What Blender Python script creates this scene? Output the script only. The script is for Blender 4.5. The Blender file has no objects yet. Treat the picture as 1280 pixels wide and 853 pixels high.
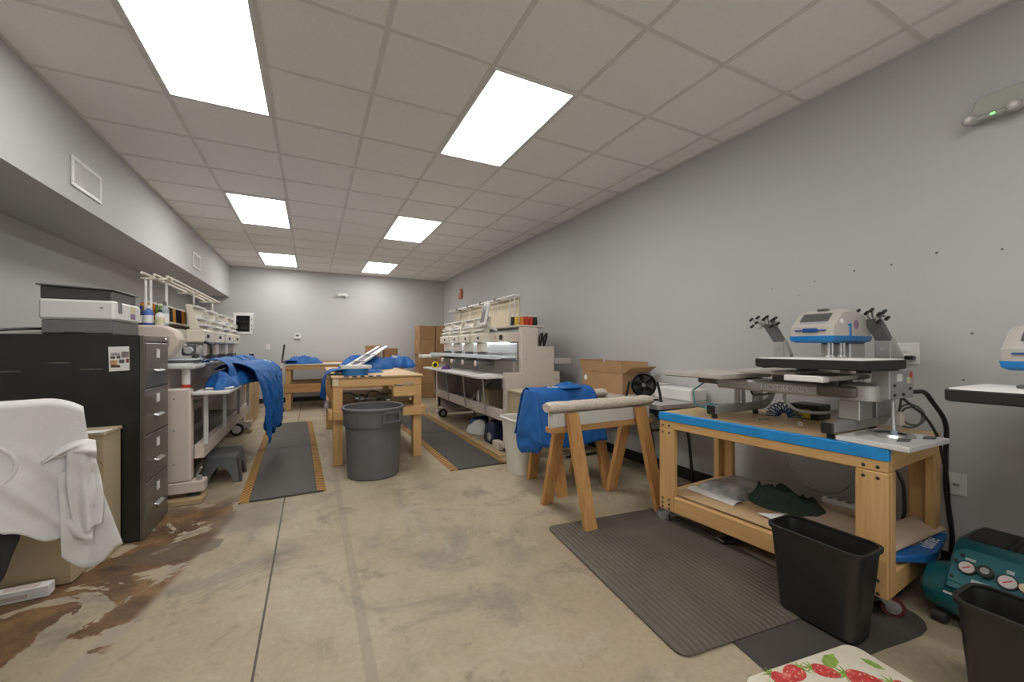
import bpy, bmesh, math, random
from mathutils import Vector, Matrix, noise
random.seed(7)
S = bpy.context.scene
COL = S.collection
# ------------------------------------------------------------------ camera, world, exposure
cam_d = bpy.data.cameras.new('camera'); cam = bpy.data.objects.new('camera', cam_d); COL.objects.link(cam)
cam.location = (0, 0, 1.19); cam.rotation_euler = (math.pi/2, 0, -0.4611)
cam_d.sensor_width = 36; cam_d.lens = 504.17/1280*36; cam_d.shift_y = 7.77/1280
cam_d.clip_start = 0.05
S.camera = cam
w = bpy.data.worlds.new('world'); S.world = w; w.use_nodes = True
w.node_tree.nodes['Background'].inputs[0].default_value = (.8, .8, .8, 1)
w.node_tree.nodes['Background'].inputs[1].default_value = 1.6
S.view_settings.view_transform = 'Standard'
try: S.view_settings.look = 'None'
except Exception: pass
S.view_settings.gamma = 1; S.view_settings.use_curve_mapping = False
S.view_settings.exposure = 0.0
LAMP = 12.0           # ceiling panel emission
# ------------------------------------------------------------------ materials
def M(name, col, rough=.5, metal=0, var=.06, scale=6, bump=0, bscale=60, stretch=None, coat=0, alpha=1, trans=0):
    m = bpy.data.materials.new(name); m.use_nodes = True; nt = m.node_tree; b = nt.nodes['Principled BSDF']
    tc = nt.nodes.new('ShaderNodeTexCoord'); src = tc.outputs['Object']
    mp = nt.nodes.new('ShaderNodeMapping'); nt.links.new(src, mp.inputs[0])
    if stretch: mp.inputs['Scale'].default_value = stretch
    n = nt.nodes.new('ShaderNodeTexNoise'); n.inputs['Scale'].default_value = scale; n.inputs['Detail'].default_value = 5
    nt.links.new(mp.outputs[0], n.inputs['Vector'])
    r = nt.nodes.new('ShaderNodeValToRGB')
    r.color_ramp.elements[0].position = .3; r.color_ramp.elements[1].position = .7
    r.color_ramp.elements[0].color = (*[c*(1-var) for c in col], 1); r.color_ramp.elements[1].color = (*[min(1, c*(1+var)) for c in col], 1)
    nt.links.new(n.outputs['Fac'], r.inputs[0]); nt.links.new(r.outputs[0], b.inputs['Base Color'])
    b.inputs['Roughness'].default_value = rough; b.inputs['Metallic'].default_value = metal
    if coat: b.inputs['Coat Weight'].default_value = coat
    if trans: b.inputs['Transmission Weight'].default_value = trans
    if bump:
        n2 = nt.nodes.new('ShaderNodeTexNoise'); n2.inputs['Scale'].default_value = bscale; n2.inputs['Detail'].default_value = 3
        nt.links.new(mp.outputs[0], n2.inputs['Vector'])
        bp = nt.nodes.new('ShaderNodeBump'); bp.inputs['Strength'].default_value = bump; bp.inputs['Distance'].default_value = .01
        nt.links.new(n2.outputs['Fac'], bp.inputs['Height']); nt.links.new(bp.outputs[0], b.inputs['Normal'])
    return m
def EM(name, col, st):
    m = bpy.data.materials.new(name); m.use_nodes = True; b = m.node_tree.nodes['Principled BSDF']
    b.inputs['Base Color'].default_value = (*col, 1); b.inputs['Emission Color'].default_value = (*col, 1); b.inputs['Emission Strength'].default_value = st
    return m
class NT:
    def __init__(s, name):
        s.m = bpy.data.materials.new(name); s.m.use_nodes = True; s.nt = s.m.node_tree; s.b = s.nt.nodes['Principled BSDF']
        s.tc = s.nt.nodes.new('ShaderNodeTexCoord').outputs['Object']
    def n(s, t, **kw):
        x = s.nt.nodes.new(t)
        for k, v in kw.items(): setattr(x, k, v)
        return x
    def L(s, a, b): s.nt.links.new(a, b)
    def math(s, op, a, b=None, c=None, clamp=False):
        x = s.n('ShaderNodeMath', operation=op); x.use_clamp = clamp
        for i, v in enumerate((a, b, c)):
            if v is None: continue
            if isinstance(v, (int, float)): x.inputs[i].default_value = v
            else: s.L(v, x.inputs[i])
        return x.outputs[0]
    def noise(s, scale, detail=6, rough=.6, vec=None, dist=0):
        x = s.n('ShaderNodeTexNoise'); x.inputs['Scale'].default_value = scale; x.inputs['Detail'].default_value = detail
        x.inputs['Roughness'].default_value = rough; x.inputs['Distortion'].default_value = dist; s.L(vec or s.tc, x.inputs['Vector']); return x.outputs['Fac']
    def mapping(s, sc=(1, 1, 1), rot=(0, 0, 0), loc=(0, 0, 0)):
        x = s.n('ShaderNodeMapping'); x.inputs['Scale'].default_value = sc; x.inputs['Rotation'].default_value = rot; x.inputs['Location'].default_value = loc; s.L(s.tc, x.inputs[0]); return x.outputs[0]
    def step(s, v, lo, hi):
        x = s.n('ShaderNodeMapRange', interpolation_type='SMOOTHSTEP'); x.inputs[1].default_value = lo; x.inputs[2].default_value = hi; s.L(v, x.inputs[0]); return x.outputs[0]
    def ramp(s, v, stops):
        x = s.n('ShaderNodeValToRGB'); e = x.color_ramp.elements
        while len(e) < len(stops): e.new(.5)
        for i, (p, c) in enumerate(stops): e[i].position = p; e[i].color = (*c, 1)
        s.L(v, x.inputs[0]); return x.outputs[0]
    def mix(s, f, a, b, blend='MIX'):
        x = s.n('ShaderNodeMix', data_type='RGBA', blend_type=blend)
        if isinstance(f, (int, float)): x.inputs[0].default_value = f
        else: s.L(f, x.inputs[0])
        for i, v in ((6, a), (7, b)):
            if isinstance(v, tuple): x.inputs[i].default_value = (*v, 1)
            else: s.L(v, x.inputs[i])
        return x.outputs[2]
    def sep(s):
        x = s.n('ShaderNodeSeparateXYZ'); s.L(s.tc, x.inputs[0]); return x.outputs
    def bump(s, h, st=.3, d=.01):
        x = s.n('ShaderNodeBump'); x.inputs['Strength'].default_value = st; x.inputs['Distance'].default_value = d; s.L(h, x.inputs['Height']); s.L(x.outputs[0], s.b.inputs['Normal'])
    def out(s, col, rough=.5):
        s.L(col, s.b.inputs['Base Color']); 
        if isinstance(rough, (int, float)): s.b.inputs['Roughness'].default_value = rough
        else: s.L(rough, s.b.inputs['Roughness'])
        return s.m
def wood(name, axis, a=(.67, .42, .18), b=(.52, .29, .10), rough=.55):
    t = NT(name); sc = [14, 14, 14]; sc['xyz'.index(axis)] = .9
    v = t.mapping(tuple(sc)); n = t.noise(1.0, 4, .6, v, 1.2)
    c = t.ramp(n, [(.3, a), (.55, tuple((x+y)/2 for x, y in zip(a, b))), (.72, b)])
    vs = t.n('ShaderNodeTexVoronoi'); vs.inputs['Scale'].default_value = 3.3; t.L(t.tc, vs.inputs['Vector'])
    k = t.step(vs.outputs['Distance'], .045, .085)
    c = t.mix(k, tuple(x*.42 for x in b), c)
    fine = t.noise(6, 6, .7, v); c = t.mix(.18, c, t.ramp(fine, [(.3, (.25, .2, .15)), (.7, (1, 1, 1))]), 'MULTIPLY')
    return t.out(c, rough)
def floor_mat():
    t = NT('stained_concrete'); X, Y, Z = t.sep()
    n1 = t.noise(.8, 8, .62); n2 = t.noise(2.6, 9, .68, None, .6); n3 = t.noise(38, 4, .7); n4 = t.noise(1.3, 7, .7, t.mapping(loc=(9, 3, 1)), .8)
    c = t.ramp(n1, [(.3, (.30, .24, .155)), (.5, (.395, .325, .22)), (.7, (.455, .385, .275))])
    c = t.mix(t.math('MULTIPLY', t.step(n4, .52, .66), .62), c, (.20, .175, .14))
    c = t.mix(t.math('MULTIPLY', t.step(n2, .55, .66), .6), c, (.17, .145, .11))
    c = t.mix(t.math('MULTIPLY', t.step(n2, .42, .30), .4), c, (.47, .41, .32))
    c = t.mix(.42, c, t.ramp(n3, [(.3, (.6, .58, .55)), (.7, (1, 1, 1))]), 'MULTIPLY')
    n5 = t.noise(9, 8, .75, t.mapping(loc=(3, 8, 2)), .8); c = t.mix(t.math('MULTIPLY', t.step(n5, .56, .70), .45), c, (.15, .125, .09)); c = t.mix(t.math('MULTIPLY', t.step(n5, .40, .30), .35), c, (.50, .44, .34))
    vs = t.n('ShaderNodeTexVoronoi'); vs.inputs['Scale'].default_value = 2.6; t.L(t.tc, vs.inputs['Vector']); c = t.mix(t.math('MULTIPLY', t.step(vs.outputs['Distance'], .035, .02), .8), c, (.07, .06, .05))
    # a worn paint strip and the saw-cut joints
    d = t.math('ABSOLUTE', t.math('ADD', X, -.195)); s1 = t.step(d, .026, .018)
    c = t.mix(t.math('MULTIPLY', s1, .42), c, (.22, .185, .14))
    d2 = t.math('ABSOLUTE', t.math('ADD', X, 1.02-.0)); 
    # brown sealed strip along the left, chipped away
    edge = t.math('ADD', t.math('MULTIPLY', Y, .19), -1.13)            # x of the strip's right edge
    e = t.math('SUBTRACT', edge, X)
    zone = t.math('MULTIPLY', t.step(e, -.03, .03), t.step(Y, 4.0, 3.55))
    big = t.noise(2.1, 6, .6, t.mapping(loc=(1.7, 5.2, 0)), .5); patches = t.step(t.math('ADD', big, t.math('MULTIPLY', t.step(e, .0, .5), .07)), .485, .50)
    bn = t.noise(5, 6, .65); brown = t.ramp(bn, [(.3, (.045, .027, .017)), (.5, (.13, .07, .03)), (.62, (.21, .115, .045)), (.72, (.10, .06, .04))])
    c = t.mix(t.math('MULTIPLY', t.step(e, -.06, .04), t.math('MULTIPLY', t.step(e, .10, .04), t.step(Y, 4.0, 3.5))), c, (.30, .255, .19))
    c = t.mix(t.math('MULTIPLY', zone, patches), c, brown)
    # spilled dark patch beside the strip
    px = t.math('DIVIDE', t.math('ADD', X, .72), .26); py = t.math('DIVIDE', t.math('ADD', Y, -2.98), .14)
    rr = t.math('ADD', t.math('ADD', t.math('MULTIPLY', px, px), t.math('MULTIPLY', py, py)), t.math('MULTIPLY', t.noise(6, 4), 1.3))
    c = t.mix(t.math('MULTIPLY', t.step(rr, 1.55, 1.45), .72), c, (.10, .075, .05))
    px = t.math('DIVIDE', t.math('ADD', X, .36), .3); py = t.math('DIVIDE', t.math('ADD', Y, -3.35), .34)
    rr = t.math('ADD', t.math('ADD', t.math('MULTIPLY', px, px), t.math('MULTIPLY', py, py)), t.math('MULTIPLY', t.noise(4, 6, .7), 1.8))
    c = t.mix(t.math('MULTIPLY', t.step(rr, 2.0, 1.0), .6), c, (.15, .13, .11))
    j = t.math('MAXIMUM', t.step(t.math('ABSOLUTE', t.math('ADD', X, .19)), .006, .0035), t.step(t.math('ABSOLUTE', t.math('ADD', Y, -7.75)), .006, .004))
    c = t.mix(t.math('MULTIPLY', j, .9), c, (.035, .03, .025))
    t.bump(t.math('ADD', t.math('MULTIPLY', n3, .4), t.math('MULTIPLY', j, -3)), .12, .01)
    return t.out(c, t.ramp(n2, [(.3, (.5, .5, .5)), (.7, (.68, .68, .68))]))
def mat_ridged():
    t = NT('grey_ridged_rubber'); X, Y, Z = t.sep()
    wv = t.math('SINE', t.math('MULTIPLY', X, 2*math.pi/.030)); n = t.noise(2.2, 6, .6, None, .5); n2 = t.noise(.9, 3, .5, t.mapping(loc=(4, 2, 0)), 1.2)
    c = t.ramp(n, [(.3, (.082, .068, .053)), (.7, (.125, .104, .080))])
    worn = t.step(n2, .46, .53)
    c = t.mix(t.math('MULTIPLY', t.math('MULTIPLY', t.step(wv, .0, .9), worn), .45), c, (.045, .039, .032))
    t.bump(wv, .35, .004); return t.out(c, .65)
def mat_stripe():
    t = NT('black_and_yellow_hazard_stripe'); X, Y, Z = t.sep()
    a = t.math('FRACT', t.math('DIVIDE', t.math('ADD', Y, t.math('MULTIPLY', X, -.25)), .048)); k = t.step(a, .50, .54)
    c = t.mix(k, (.58, .30, .05), (.028, .024, .02)); n = t.noise(20, 4); c = t.mix(.3, c, t.ramp(n, [(.3, (.45, .4, .35)), (.7, (1, 1, 1))]), 'MULTIPLY')
    return t.out(c, .7)
def ceiling_mat():
    t = NT('mineral_fibre_tile'); n = t.noise(160, 3, .6); n2 = t.noise(14, 4)
    c = t.ramp(n, [(.35, (.85, .84, .815)), (.6, (.91, .90, .88))]); c = t.mix(.1, c, t.ramp(n2, [(.3, (.8, .8, .8)), (.7, (1, 1, 1))]), 'MULTIPLY')
    t.bump(n, .25, .004); return t.out(c, .9)
def wall_mat():
    t = NT('painted_grey_drywall'); n = t.noise(90, 3, .5); n2 = t.noise(.7, 3)
    c = t.ramp(n2, [(.3, (.49, .487, .478)), (.7, (.52, .516, .508))]); t.bump(n, .10, .004); return t.out(c, .62)
def photo_mat():
    t = NT('printed_flyer'); v = t.mapping((26, 26, 17)); vo = t.n('ShaderNodeTexVoronoi', distance='CHEBYCHEV'); vo.inputs['Scale'].default_value = 1; t.L(v, vo.inputs['Vector'])
    c = t.ramp(vo.outputs['Color'], [(.2, (.03, .03, .04)), (.45, (.5, .5, .52)), (.7, (.35, .14, .06)), (.9, (.6, .58, .55))]); return t.out(c, .4)
def straw_base():
    t = NT('cream_mat_with_mottled_print'); n = t.noise(7, 4); return t.out(t.ramp(n, [(.35, (.62, .56, .43)), (.7, (.72, .67, .55))]), .8)
def berry_mat():
    t = NT('printed_strawberry_red'); n = t.noise(20, 5, .7); v = t.n('ShaderNodeTexVoronoi'); v.inputs['Scale'].default_value = 75; t.L(t.tc, v.inputs['Vector'])
    c = t.ramp(n, [(.3, (.33, .015, .02)), (.52, (.55, .05, .045)), (.68, (.66, .22, .18))]); c = t.mix(t.step(v.outputs['Distance'], .3, .2), c, (.68, .40, .28)); return t.out(c, .8)
WALL = wall_mat(); CEIL = ceiling_mat(); FLOOR = floor_mat()
TRIMW = M('white_painted_metal', (.72, .71, .69), .4); GRID = M('ceiling_grid_paint', (.70, .69, .66), .5)
BASEB = M('black_vinyl_base', (.012, .012, .012), .45)
BEIGE = M('beige_enamel', (.60, .515, .445), .42, var=.03); CREAM = M('cream_plastic', (.66, .60, .50), .45, var=.03); CREAM2 = M('cream_board', (.60, .52, .38), .6)
WHITE = M('white_plastic', (.74, .73, .70), .4, var=.03); OFFW = M('offwhite_paper', (.76, .75, .72), .7, var=.03)
STEEL = M('brushed_steel', (.60, .60, .60), .32, .9, .08, 40); GREYM = M('grey_painted_metal', (.36, .36, .355), .38, .35, .05, 20); GREYD = M('dark_grey_metal', (.13, .13, .13), .42, .3)
ALU = M('cast_aluminium', (.50, .49, .47), .4, .6, .08, 15, .1); BEDW = M('pale_blue_white_rail', (.60, .66, .70), .3)
BLACKP = M('black_plastic', (.014, .014, .013), .42); BLACKC = M('black_cloth_cover', (.016, .015, .014), .7, bump=.3, bscale=25); BLACKB = M('black_enamel_scuffed', (.016, .0165, .015), .3, 0, .35, 3, .05, 8)
BROWNM = M('dark_bronze_grey_drawer', (.135, .118, .096), .3, .35, .12, 3); GREYP = M('grey_plastic', (.115, .116, .12), .48, var=.08, scale=9); STOOLP = M('slate_grey_plastic', (.10, .105, .115), .45)
RUBBER = M('black_rubber', (.02, .02, .02), .7); MATD = M('dark_grey_foam_mat', (.06, .054, .047), .75, var=.12, scale=4, bump=.2, bscale=90); MATB = M('dark_rubber_mat', (.05, .043, .037), .7, var=.2, scale=3, bump=.2, bscale=80)
PAD = M('charcoal_vinyl_pad', (.062, .055, .048), .62, var=.1, scale=3, bump=.15, bscale=120)
BLUE = M('royal_blue_polyester', (.004, .098, .34), .62, var=.12, scale=9, bump=.25, bscale=14); NAVY = M('dark_navy', (.012, .02, .06), .6); BLUEPL = M('blue_plastic', (.01, .19, .52), .35); TAPEB = M('blue_painter_tape', (.012, .24, .58), .45, var=.12, scale=12)
TEE = M('white_heather_knit', (.66, .65, .635), .85, var=.05, scale=60, stretch=(1, 1, 8), bump=.15, bscale=180); GREENS = M('dark_green_cotton', (.026, .046, .034), .85, bump=.3, bscale=30)
CARD = M('corrugated_cardboard', (.40, .235, .11), .8, var=.07); CARDL = M('tan_cardboard', (.42, .325, .20), .8, var=.05); KRAFT = M('kraft_paper', (.62, .48, .35), .75, var=.06, scale=3)
TAN = M('tan_enamel', (.44, .36, .24), .45, var=.05); TEALC = M('teal_enamel', (.008, .105, .125), .3, var=.08, coat=.3); CARPET = M('oatmeal_carpet', (.62, .55, .46), .95, var=.14, scale=60, bump=.9, bscale=160)
WPX = wood('pine_grain_along_x', 'x'); WPY = wood('pine_grain_along_y', 'y'); WPZ = wood('pine_grain_upright', 'z')
OAKX = wood('weathered_lumber_along_x', 'x', (.55, .32, .13), (.40, .20, .065)); OAKZ = wood('weathered_lumber_upright', 'z', (.62, .345, .125), (.43, .205, .06))
PLY = wood('plywood_sheet', 'y', (.66, .47, .26), (.57, .38, .19)); RAWX = wood('dull_lumber', 'x', (.50, .37, .20), (.38, .26, .13))
GLASSK = M('black_glass_screen', (.004, .004, .004), .08, var=0); LCD = M('grey_display', (.09, .095, .09), .25); RED = M('red_plastic', (.5, .03, .02), .4); DRED = M('dark_red_tread', (.09, .016, .012), .5); REDL = M('pale_red_plastic', (.60, .19, .14), .4)
SILV = M('champagne_silver_shell', (.60, .565, .51), .33, .25, .04, 4); TEALH = M('pale_blue_hose', (.10, .42, .50), .35); BLUEH = M('deep_blue_coil_hose', (.008, .05, .12), .3)
YEL = M('yellow_plastic', (.65, .48, .02), .4); PURP = M('purple_thread', (.07, .02, .12), .6); CONC = M('carton_print', (.60, .50, .44), .7)
ACRYL = M('frosted_clear_acrylic', (.62, .62, .56), .15, alpha=1, trans=.35); LABELY = M('pale_yellow_label', (.62, .58, .36), .6); LABELP = M('mauve_label', (.30, .17, .28), .6)
LITE = EM('ceiling_panel_light', (1, .985, .96), LAMP); LED = EM('work_light_led', (.9, .96, 1), 9); GLED = EM('green_indicator', (.1, 1, .1), 4)
THREADS = [M('thread_'+n, c, .55, var=.12, scale=120, stretch=(1, 1, 6)) for n, c in (('green', (.12, .25, .05)), ('brown', (.11, .045, .015)), ('black', (.012, .012, .012)), ('gold', (.55, .28, .05)), ('navy', (.012, .018, .05)), ('orange', (.62, .20, .02)), ('red', (.45, .03, .015)), ('olive', (.12, .10, .02)), ('grey', (.15, .16, .17)), ('yellow', (.62, .40, .05)))]
RIDGE = mat_ridged(); STRIPE = mat_stripe()
# ------------------------------------------------------------------ builders
ROOT = {}
class MB:
    def __init__(s): s.bm = bmesh.new()
    def merge(s, t, mat=None):
        if mat is not None: bmesh.ops.transform(t, matrix=mat, verts=t.verts)
        me = bpy.data.meshes.new('t'); t.to_mesh(me); t.free(); s.bm.from_mesh(me); bpy.data.meshes.remove(me); return s
    def box(s, x0, y0, z0, x1, y1, z1, bev=0.004, seg=1, mat=None):
        t = bmesh.new(); bmesh.ops.create_cube(t, size=1)
        sx, sy, sz = abs(x1-x0), abs(y1-y0), abs(z1-z0)
        bmesh.ops.scale(t, vec=(sx, sy, sz), verts=t.verts); bmesh.ops.translate(t, vec=((x0+x1)/2, (y0+y1)/2, (z0+z1)/2), verts=t.verts)
        bev = min(bev, min(sx, sy, sz)*.4)
        if bev > 0: bmesh.ops.bevel(t, geom=t.edges[:], offset=bev, segments=seg, affect='EDGES', profile=.6)
        return s.merge(t, mat)
    def beam(s, p0, p1, wd, th, up=(0, 0, 1), bev=.004):
        p0, p1, up = Vector(p0), Vector(p1), Vector(up); d = (p1-p0); L = d.length; d.normalize(); a = up.cross(d).normalized(); b = d.cross(a)
        m = Matrix(((a.x, d.x, b.x, (p0.x+p1.x)/2), (a.y, d.y, b.y, (p0.y+p1.y)/2), (a.z, d.z, b.z, (p0.z+p1.z)/2), (0, 0, 0, 1)))
        return s.box(-wd/2, -L/2, -th/2, wd/2, L/2, th/2, bev, mat=m)
    def cyl(s, p0, p1, r, r2=None, n=24):
        return s.tube([p0, p1], r, n, r2=r2)
    def tube(s, pts, r, n=10, closed=False, r2=None):
        P = [Vector(p) for p in pts]; N = len(P); rings = []; prev = None
        for i, p in enumerate(P):
            if closed: d = P[(i+1) % N]-P[i-1]
            else: d = P[min(i+1, N-1)]-P[max(i-1, 0)]
            if d.length < 1e-9: d = Vector((0, 0, 1))
            d.normalize()
            if prev is None:
                a = Vector((0, 0, 1)) if abs(d.z) < .9 else Vector((1, 0, 0)); a = (a-d*a.dot(d)).normalized()
            else:
                a = prev-d*prev.dot(d); a = a.normalized() if a.length > 1e-6 else d.orthogonal().normalized()
            prev = a; b = d.cross(a); rr = r if r2 is None else r+(r2-r)*i/(N-1)
            rings.append([s.bm.verts.new(p+(a*math.cos(2*math.pi*k/n)+b*math.sin(2*math.pi*k/n))*rr) for k in range(n)])
        for i in range(N if closed else N-1):
            A, B = rings[i], rings[(i+1) % N]
            for k in range(n): s.bm.faces.new((A[k], A[(k+1) % n], B[(k+1) % n], B[k]))
        if not closed: s.bm.faces.new(rings[0][::-1]); s.bm.faces.new(rings[-1])
        return s
    def loft(s, loops, cap0=True, cap1=True, wrap=False):
        R = [[s.bm.verts.new(p) for p in l] for l in loops]; n = len(R[0])
        for A, B in zip(R, R[1:]):
            for k in range(n): s.bm.faces.new((A[k], A[(k+1) % n], B[(k+1) % n], B[k]))
        if wrap:
            A, B = R[-1], R[0]
            for k in range(n): s.bm.faces.new((A[k], A[(k+1) % n], B[(k+1) % n], B[k]))
        else:
            if cap0: s.bm.faces.new(R[0][::-1])
            if cap1: s.bm.faces.new(R[-1])
        return s
    def lathe(s, c, prof, n=32, axis='z', cap0=True, cap1=True):
        loops = []
        for r, z in prof:
            l = []
            for k in range(n):
                a = 2*math.pi*k/n; u, v = r*math.cos(a), r*math.sin(a)
                l.append({'z': (c[0]+u, c[1]+v, c[2]+z), 'x': (c[0]+z, c[1]+u, c[2]+v), 'y': (c[0]+v, c[1]+z, c[2]+u)}[axis])
            loops.append(l)
        return s.loft(loops, cap0, cap1)
    def prism(s, poly, axis, a, b, bev=0):
        t = bmesh.new(); f = {'x': lambda p, h: (h, p[0], p[1]), 'y': lambda p, h: (p[0], h, p[1]), 'z': lambda p, h: (p[0], p[1], h)}[axis]
        A = [t.verts.new(f(p, a)) for p in poly]; B = [t.verts.new(f(p, b)) for p in poly]; n = len(poly)
        t.faces.new(A); t.faces.new(B[::-1])
        for k in range(n): t.faces.new((A[k], B[k], B[(k+1) % n], A[(k+1) % n]))
        bmesh.ops.recalc_face_normals(t, faces=t.faces)
        if bev: bmesh.ops.bevel(t, geom=t.edges[:], offset=bev, segments=1, affect='EDGES')
        return s.merge(t)
    def grid(s, f, nu, nv, wrap=False):
        V = [[s.bm.verts.new(f(i/nu, j/nv)) for j in range(nv+1)] for i in range(nu if wrap else nu+1)]; N = len(V)
        for i in range(N if wrap else N-1):
            for j in range(nv): s.bm.faces.new((V[i][j], V[(i+1) % N][j], V[(i+1) % N][j+1], V[i][j+1]))
        return s
    def ball(s, c, r, sc=(1, 1, 1), n=16):
        t = bmesh.new(); bmesh.ops.create_uvsphere(t, u_segments=n, v_segments=max(6, n//2), radius=r)
        bmesh.ops.scale(t, vec=sc, verts=t.verts); bmesh.ops.translate(t, vec=c, verts=t.verts); return s.merge(t)
    def build(s, name, mat, parent=None, local=False, ang=35, recalc=True):
        me = bpy.data.meshes.new(name)
        if recalc: bmesh.ops.recalc_face_normals(s.bm, faces=s.bm.faces)
        s.bm.to_mesh(me); s.bm.free(); o = bpy.data.objects.new(name, me); COL.objects.link(o); me.materials.append(mat)
        if parent is not None:
            o.parent = parent; ROOT[o.name] = ROOT[parent.name]
            if not local: me.transform(ROOT[parent.name].inverted())
        elif not local:
            vs = [v.co for v in me.vertices]; lo = [min(v[i] for v in vs) for i in range(3)]; hi = [max(v[i] for v in vs) for i in range(3)]
            b = Vector(((lo[0]+hi[0])/2, (lo[1]+hi[1])/2, lo[2])); me.transform(Matrix.Translation(-b)); o.location = b; ROOT[o.name] = Matrix.Translation(b)
        else: ROOT[o.name] = Matrix.Identity(4)
        for p in me.polygons: p.use_smooth = True
        me.set_sharp_from_angle(angle=math.radians(ang))
        return o
def thing(name, label, cat, loc=(0, 0, 0), rot=0, group=None):
    o = bpy.data.objects.new(name, None); COL.objects.link(o); o.empty_display_size = .1; o.location = loc; o.rotation_euler = (0, 0, rot)
    ROOT[o.name] = Matrix.Translation(loc) @ Matrix.Rotation(rot, 4, 'Z'); return tag(o, label, cat, group)
def tag(o, label, cat, group=None):
    o['label'] = label; o['category'] = cat
    if group: o['group'] = group
    return o
def struct(o): o['kind'] = 'structure'; return o
def dup(o, loc, rot=0, label=None, group=None, top=True):
    c = o.copy(); COL.objects.link(c)
    if top:
        c.location = loc; c.rotation_euler = (0, 0, rot)
        if label: c['label'] = label
        if group: c['group'] = group
    for ch in o.children:
        d = dup(ch, None, top=False); d.parent = c
    return c
def box(name, mat, parent, *a, **k): return MB().box(*a, **k).build(name, mat, parent)
def solid(o, th, sub=0, off=0):
    if sub: m = o.modifiers.new('subdivision', 'SUBSURF'); m.levels = m.render_levels = sub
    m = o.modifiers.new('thickness', 'SOLIDIFY'); m.thickness = th; m.offset = off; return o
def rrect(x0, y0, x1, y1, z, r, n=5):
    out = []
    for cx, cy, a0 in ((x1-r, y1-r, 0), (x0+r, y1-r, 90), (x0+r, y0+r, 180), (x1-r, y0+r, 270)):
        for k in range(n+1):
            a = math.radians(a0+90*k/n); out.append((cx+r*math.cos(a), cy+r*math.sin(a), z))
    return out
def spline(pts, n):
    P = [Vector(p) for p in pts]; out = []; L = len(P)-1
    for i in range(n+1):
        t = i/n*L; k = min(int(t), L-1); u = t-k; p0, p1, p2, p3 = P[max(k-1, 0)], P[k], P[k+1], P[min(k+2, L)]
        out.append(.5*((2*p1)+(p2-p0)*u+(2*p0-5*p1+4*p2-p3)*u*u+(3*p1-p0-3*p2+p3)*u**3))
    return out
def ridge(p, sc, seed=0):
    v = Vector((p[0]*sc+seed*7.3, p[1]*sc-seed*3.1, p[2]*sc+seed)); return 1-abs(noise.noise(v))*2
def drape(path, wd, s0, s1, amp, freq, seed, nt=36, ns=40, wrinkle=.006, hang=(0, 1), flare=0, hem=.02):
    """cloth laid along a path; folds grow towards the hanging ends"""
    W = Vector(wd).normalized(); P = spline(path, nt); mb = MB()
    def f(u, t):
        k = t*nt; i = min(int(k), nt-1); p = P[i].lerp(P[i+1], k-i); d = (P[min(i+1, nt)]-P[max(i-1, 0)]).normalized(); n = W.cross(d).normalized()
        s = s0+(s1-s0)*u; g = 0
        if hang[0]: g = max(g, 1-t*2.2)
        if hang[1]: g = max(g, t*2.2-1.2)
        g = max(0, g); sw = 1+flare*g
        q = p+W*(((s0+s1)/2)+(s-(s0+s1)/2)*sw)
        fo = math.sin(s*freq*2*math.pi+seed+1.7*noise.noise(Vector((s*3, t*2, seed))))*amp*g
        fo += wrinkle*(ridge(q, 7, seed)-.4)+wrinkle*.6*ridge(q, 16, seed+3)
        q += n*fo; q += d*hem*g*noise.noise(Vector((s*5, seed, 1.3)))*(1 if t > .5 else -1)
        return q
    mb.grid(f, ns, nt); return mb
def heap(c, rx, ry, h, seed, rot=0, amp=.035, n=84, m=34, flat=2.2):
    """crumpled cloth pile sitting on height c[2]"""
    mb = MB(); cr, sr = math.cos(rot), math.sin(rot)
    def f(a, r):
        th = a*2*math.pi; e = 1+.20*noise.noise(Vector((math.cos(th)*1.6, math.sin(th)*1.6, seed)))
        x, y = rx*r*e*math.cos(th), ry*r*e*math.sin(th); z = h*(max(0, 1-r**flat))**.6*(.80+.38*noise.noise(Vector((x*4.5+seed, y*4.5, 2.2))))
        p = Vector((x+.05*noise.noise(Vector((x*6, y*6, seed))), y+.05*noise.noise(Vector((x*6, y*6, seed+5))), seed)); k = ridge(p, 5.5, seed)*.5+ridge(p, 12, seed+2)*.33+ridge(p, 24, seed+6)*.17
        z = max(.002, z+1.5*amp*(k-.45)*(min(1, 3*(1-r))+.1)) if r < .999 else .002
        x += amp*.4*noise.noise(Vector((x*9, y*9, seed+4))); y += amp*.4*noise.noise(Vector((x*9, y*9, seed+9)))
        return Vector((c[0]+x*cr-y*sr, c[1]+x*sr+y*cr, c[2]+z))
    mb.grid(f, n, m, wrap=True); bmesh.ops.remove_doubles(mb.bm, verts=mb.bm.verts, dist=.0004); return mb
def lettering(s, size, mtx, mat, name, parent, ext=.002):
    cu = bpy.data.curves.new('lettering', 'FONT'); cu.body = s; cu.size = size; cu.extrude = ext; cu.align_x = 'CENTER'; cu.align_y = 'CENTER'
    o = bpy.data.objects.new('lettering', cu); COL.objects.link(o); bpy.context.view_layer.update()
    me = bpy.data.meshes.new_from_object(o.evaluated_get(bpy.context.evaluated_depsgraph_get())); bpy.data.objects.remove(o); bpy.data.curves.remove(cu)
    me.transform(mtx); me.transform(ROOT[parent.name].inverted()); me.materials.clear(); me.materials.append(mat)
    q = bpy.data.objects.new(name, me); COL.objects.link(q); q.parent = parent; ROOT[q.name] = ROOT[parent.name]; return q
def frame_mtx(origin, ex, ey):
    ex, ey = Vector(ex).normalized(), Vector(ey).normalized(); ez = ex.cross(ey); o = Vector(origin)
    return Matrix(((ex.x, ey.x, ez.x, o.x), (ex.y, ey.y, ez.y, o.y), (ex.z, ey.z, ez.z, o.z), (0, 0, 0, 1)))
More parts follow.
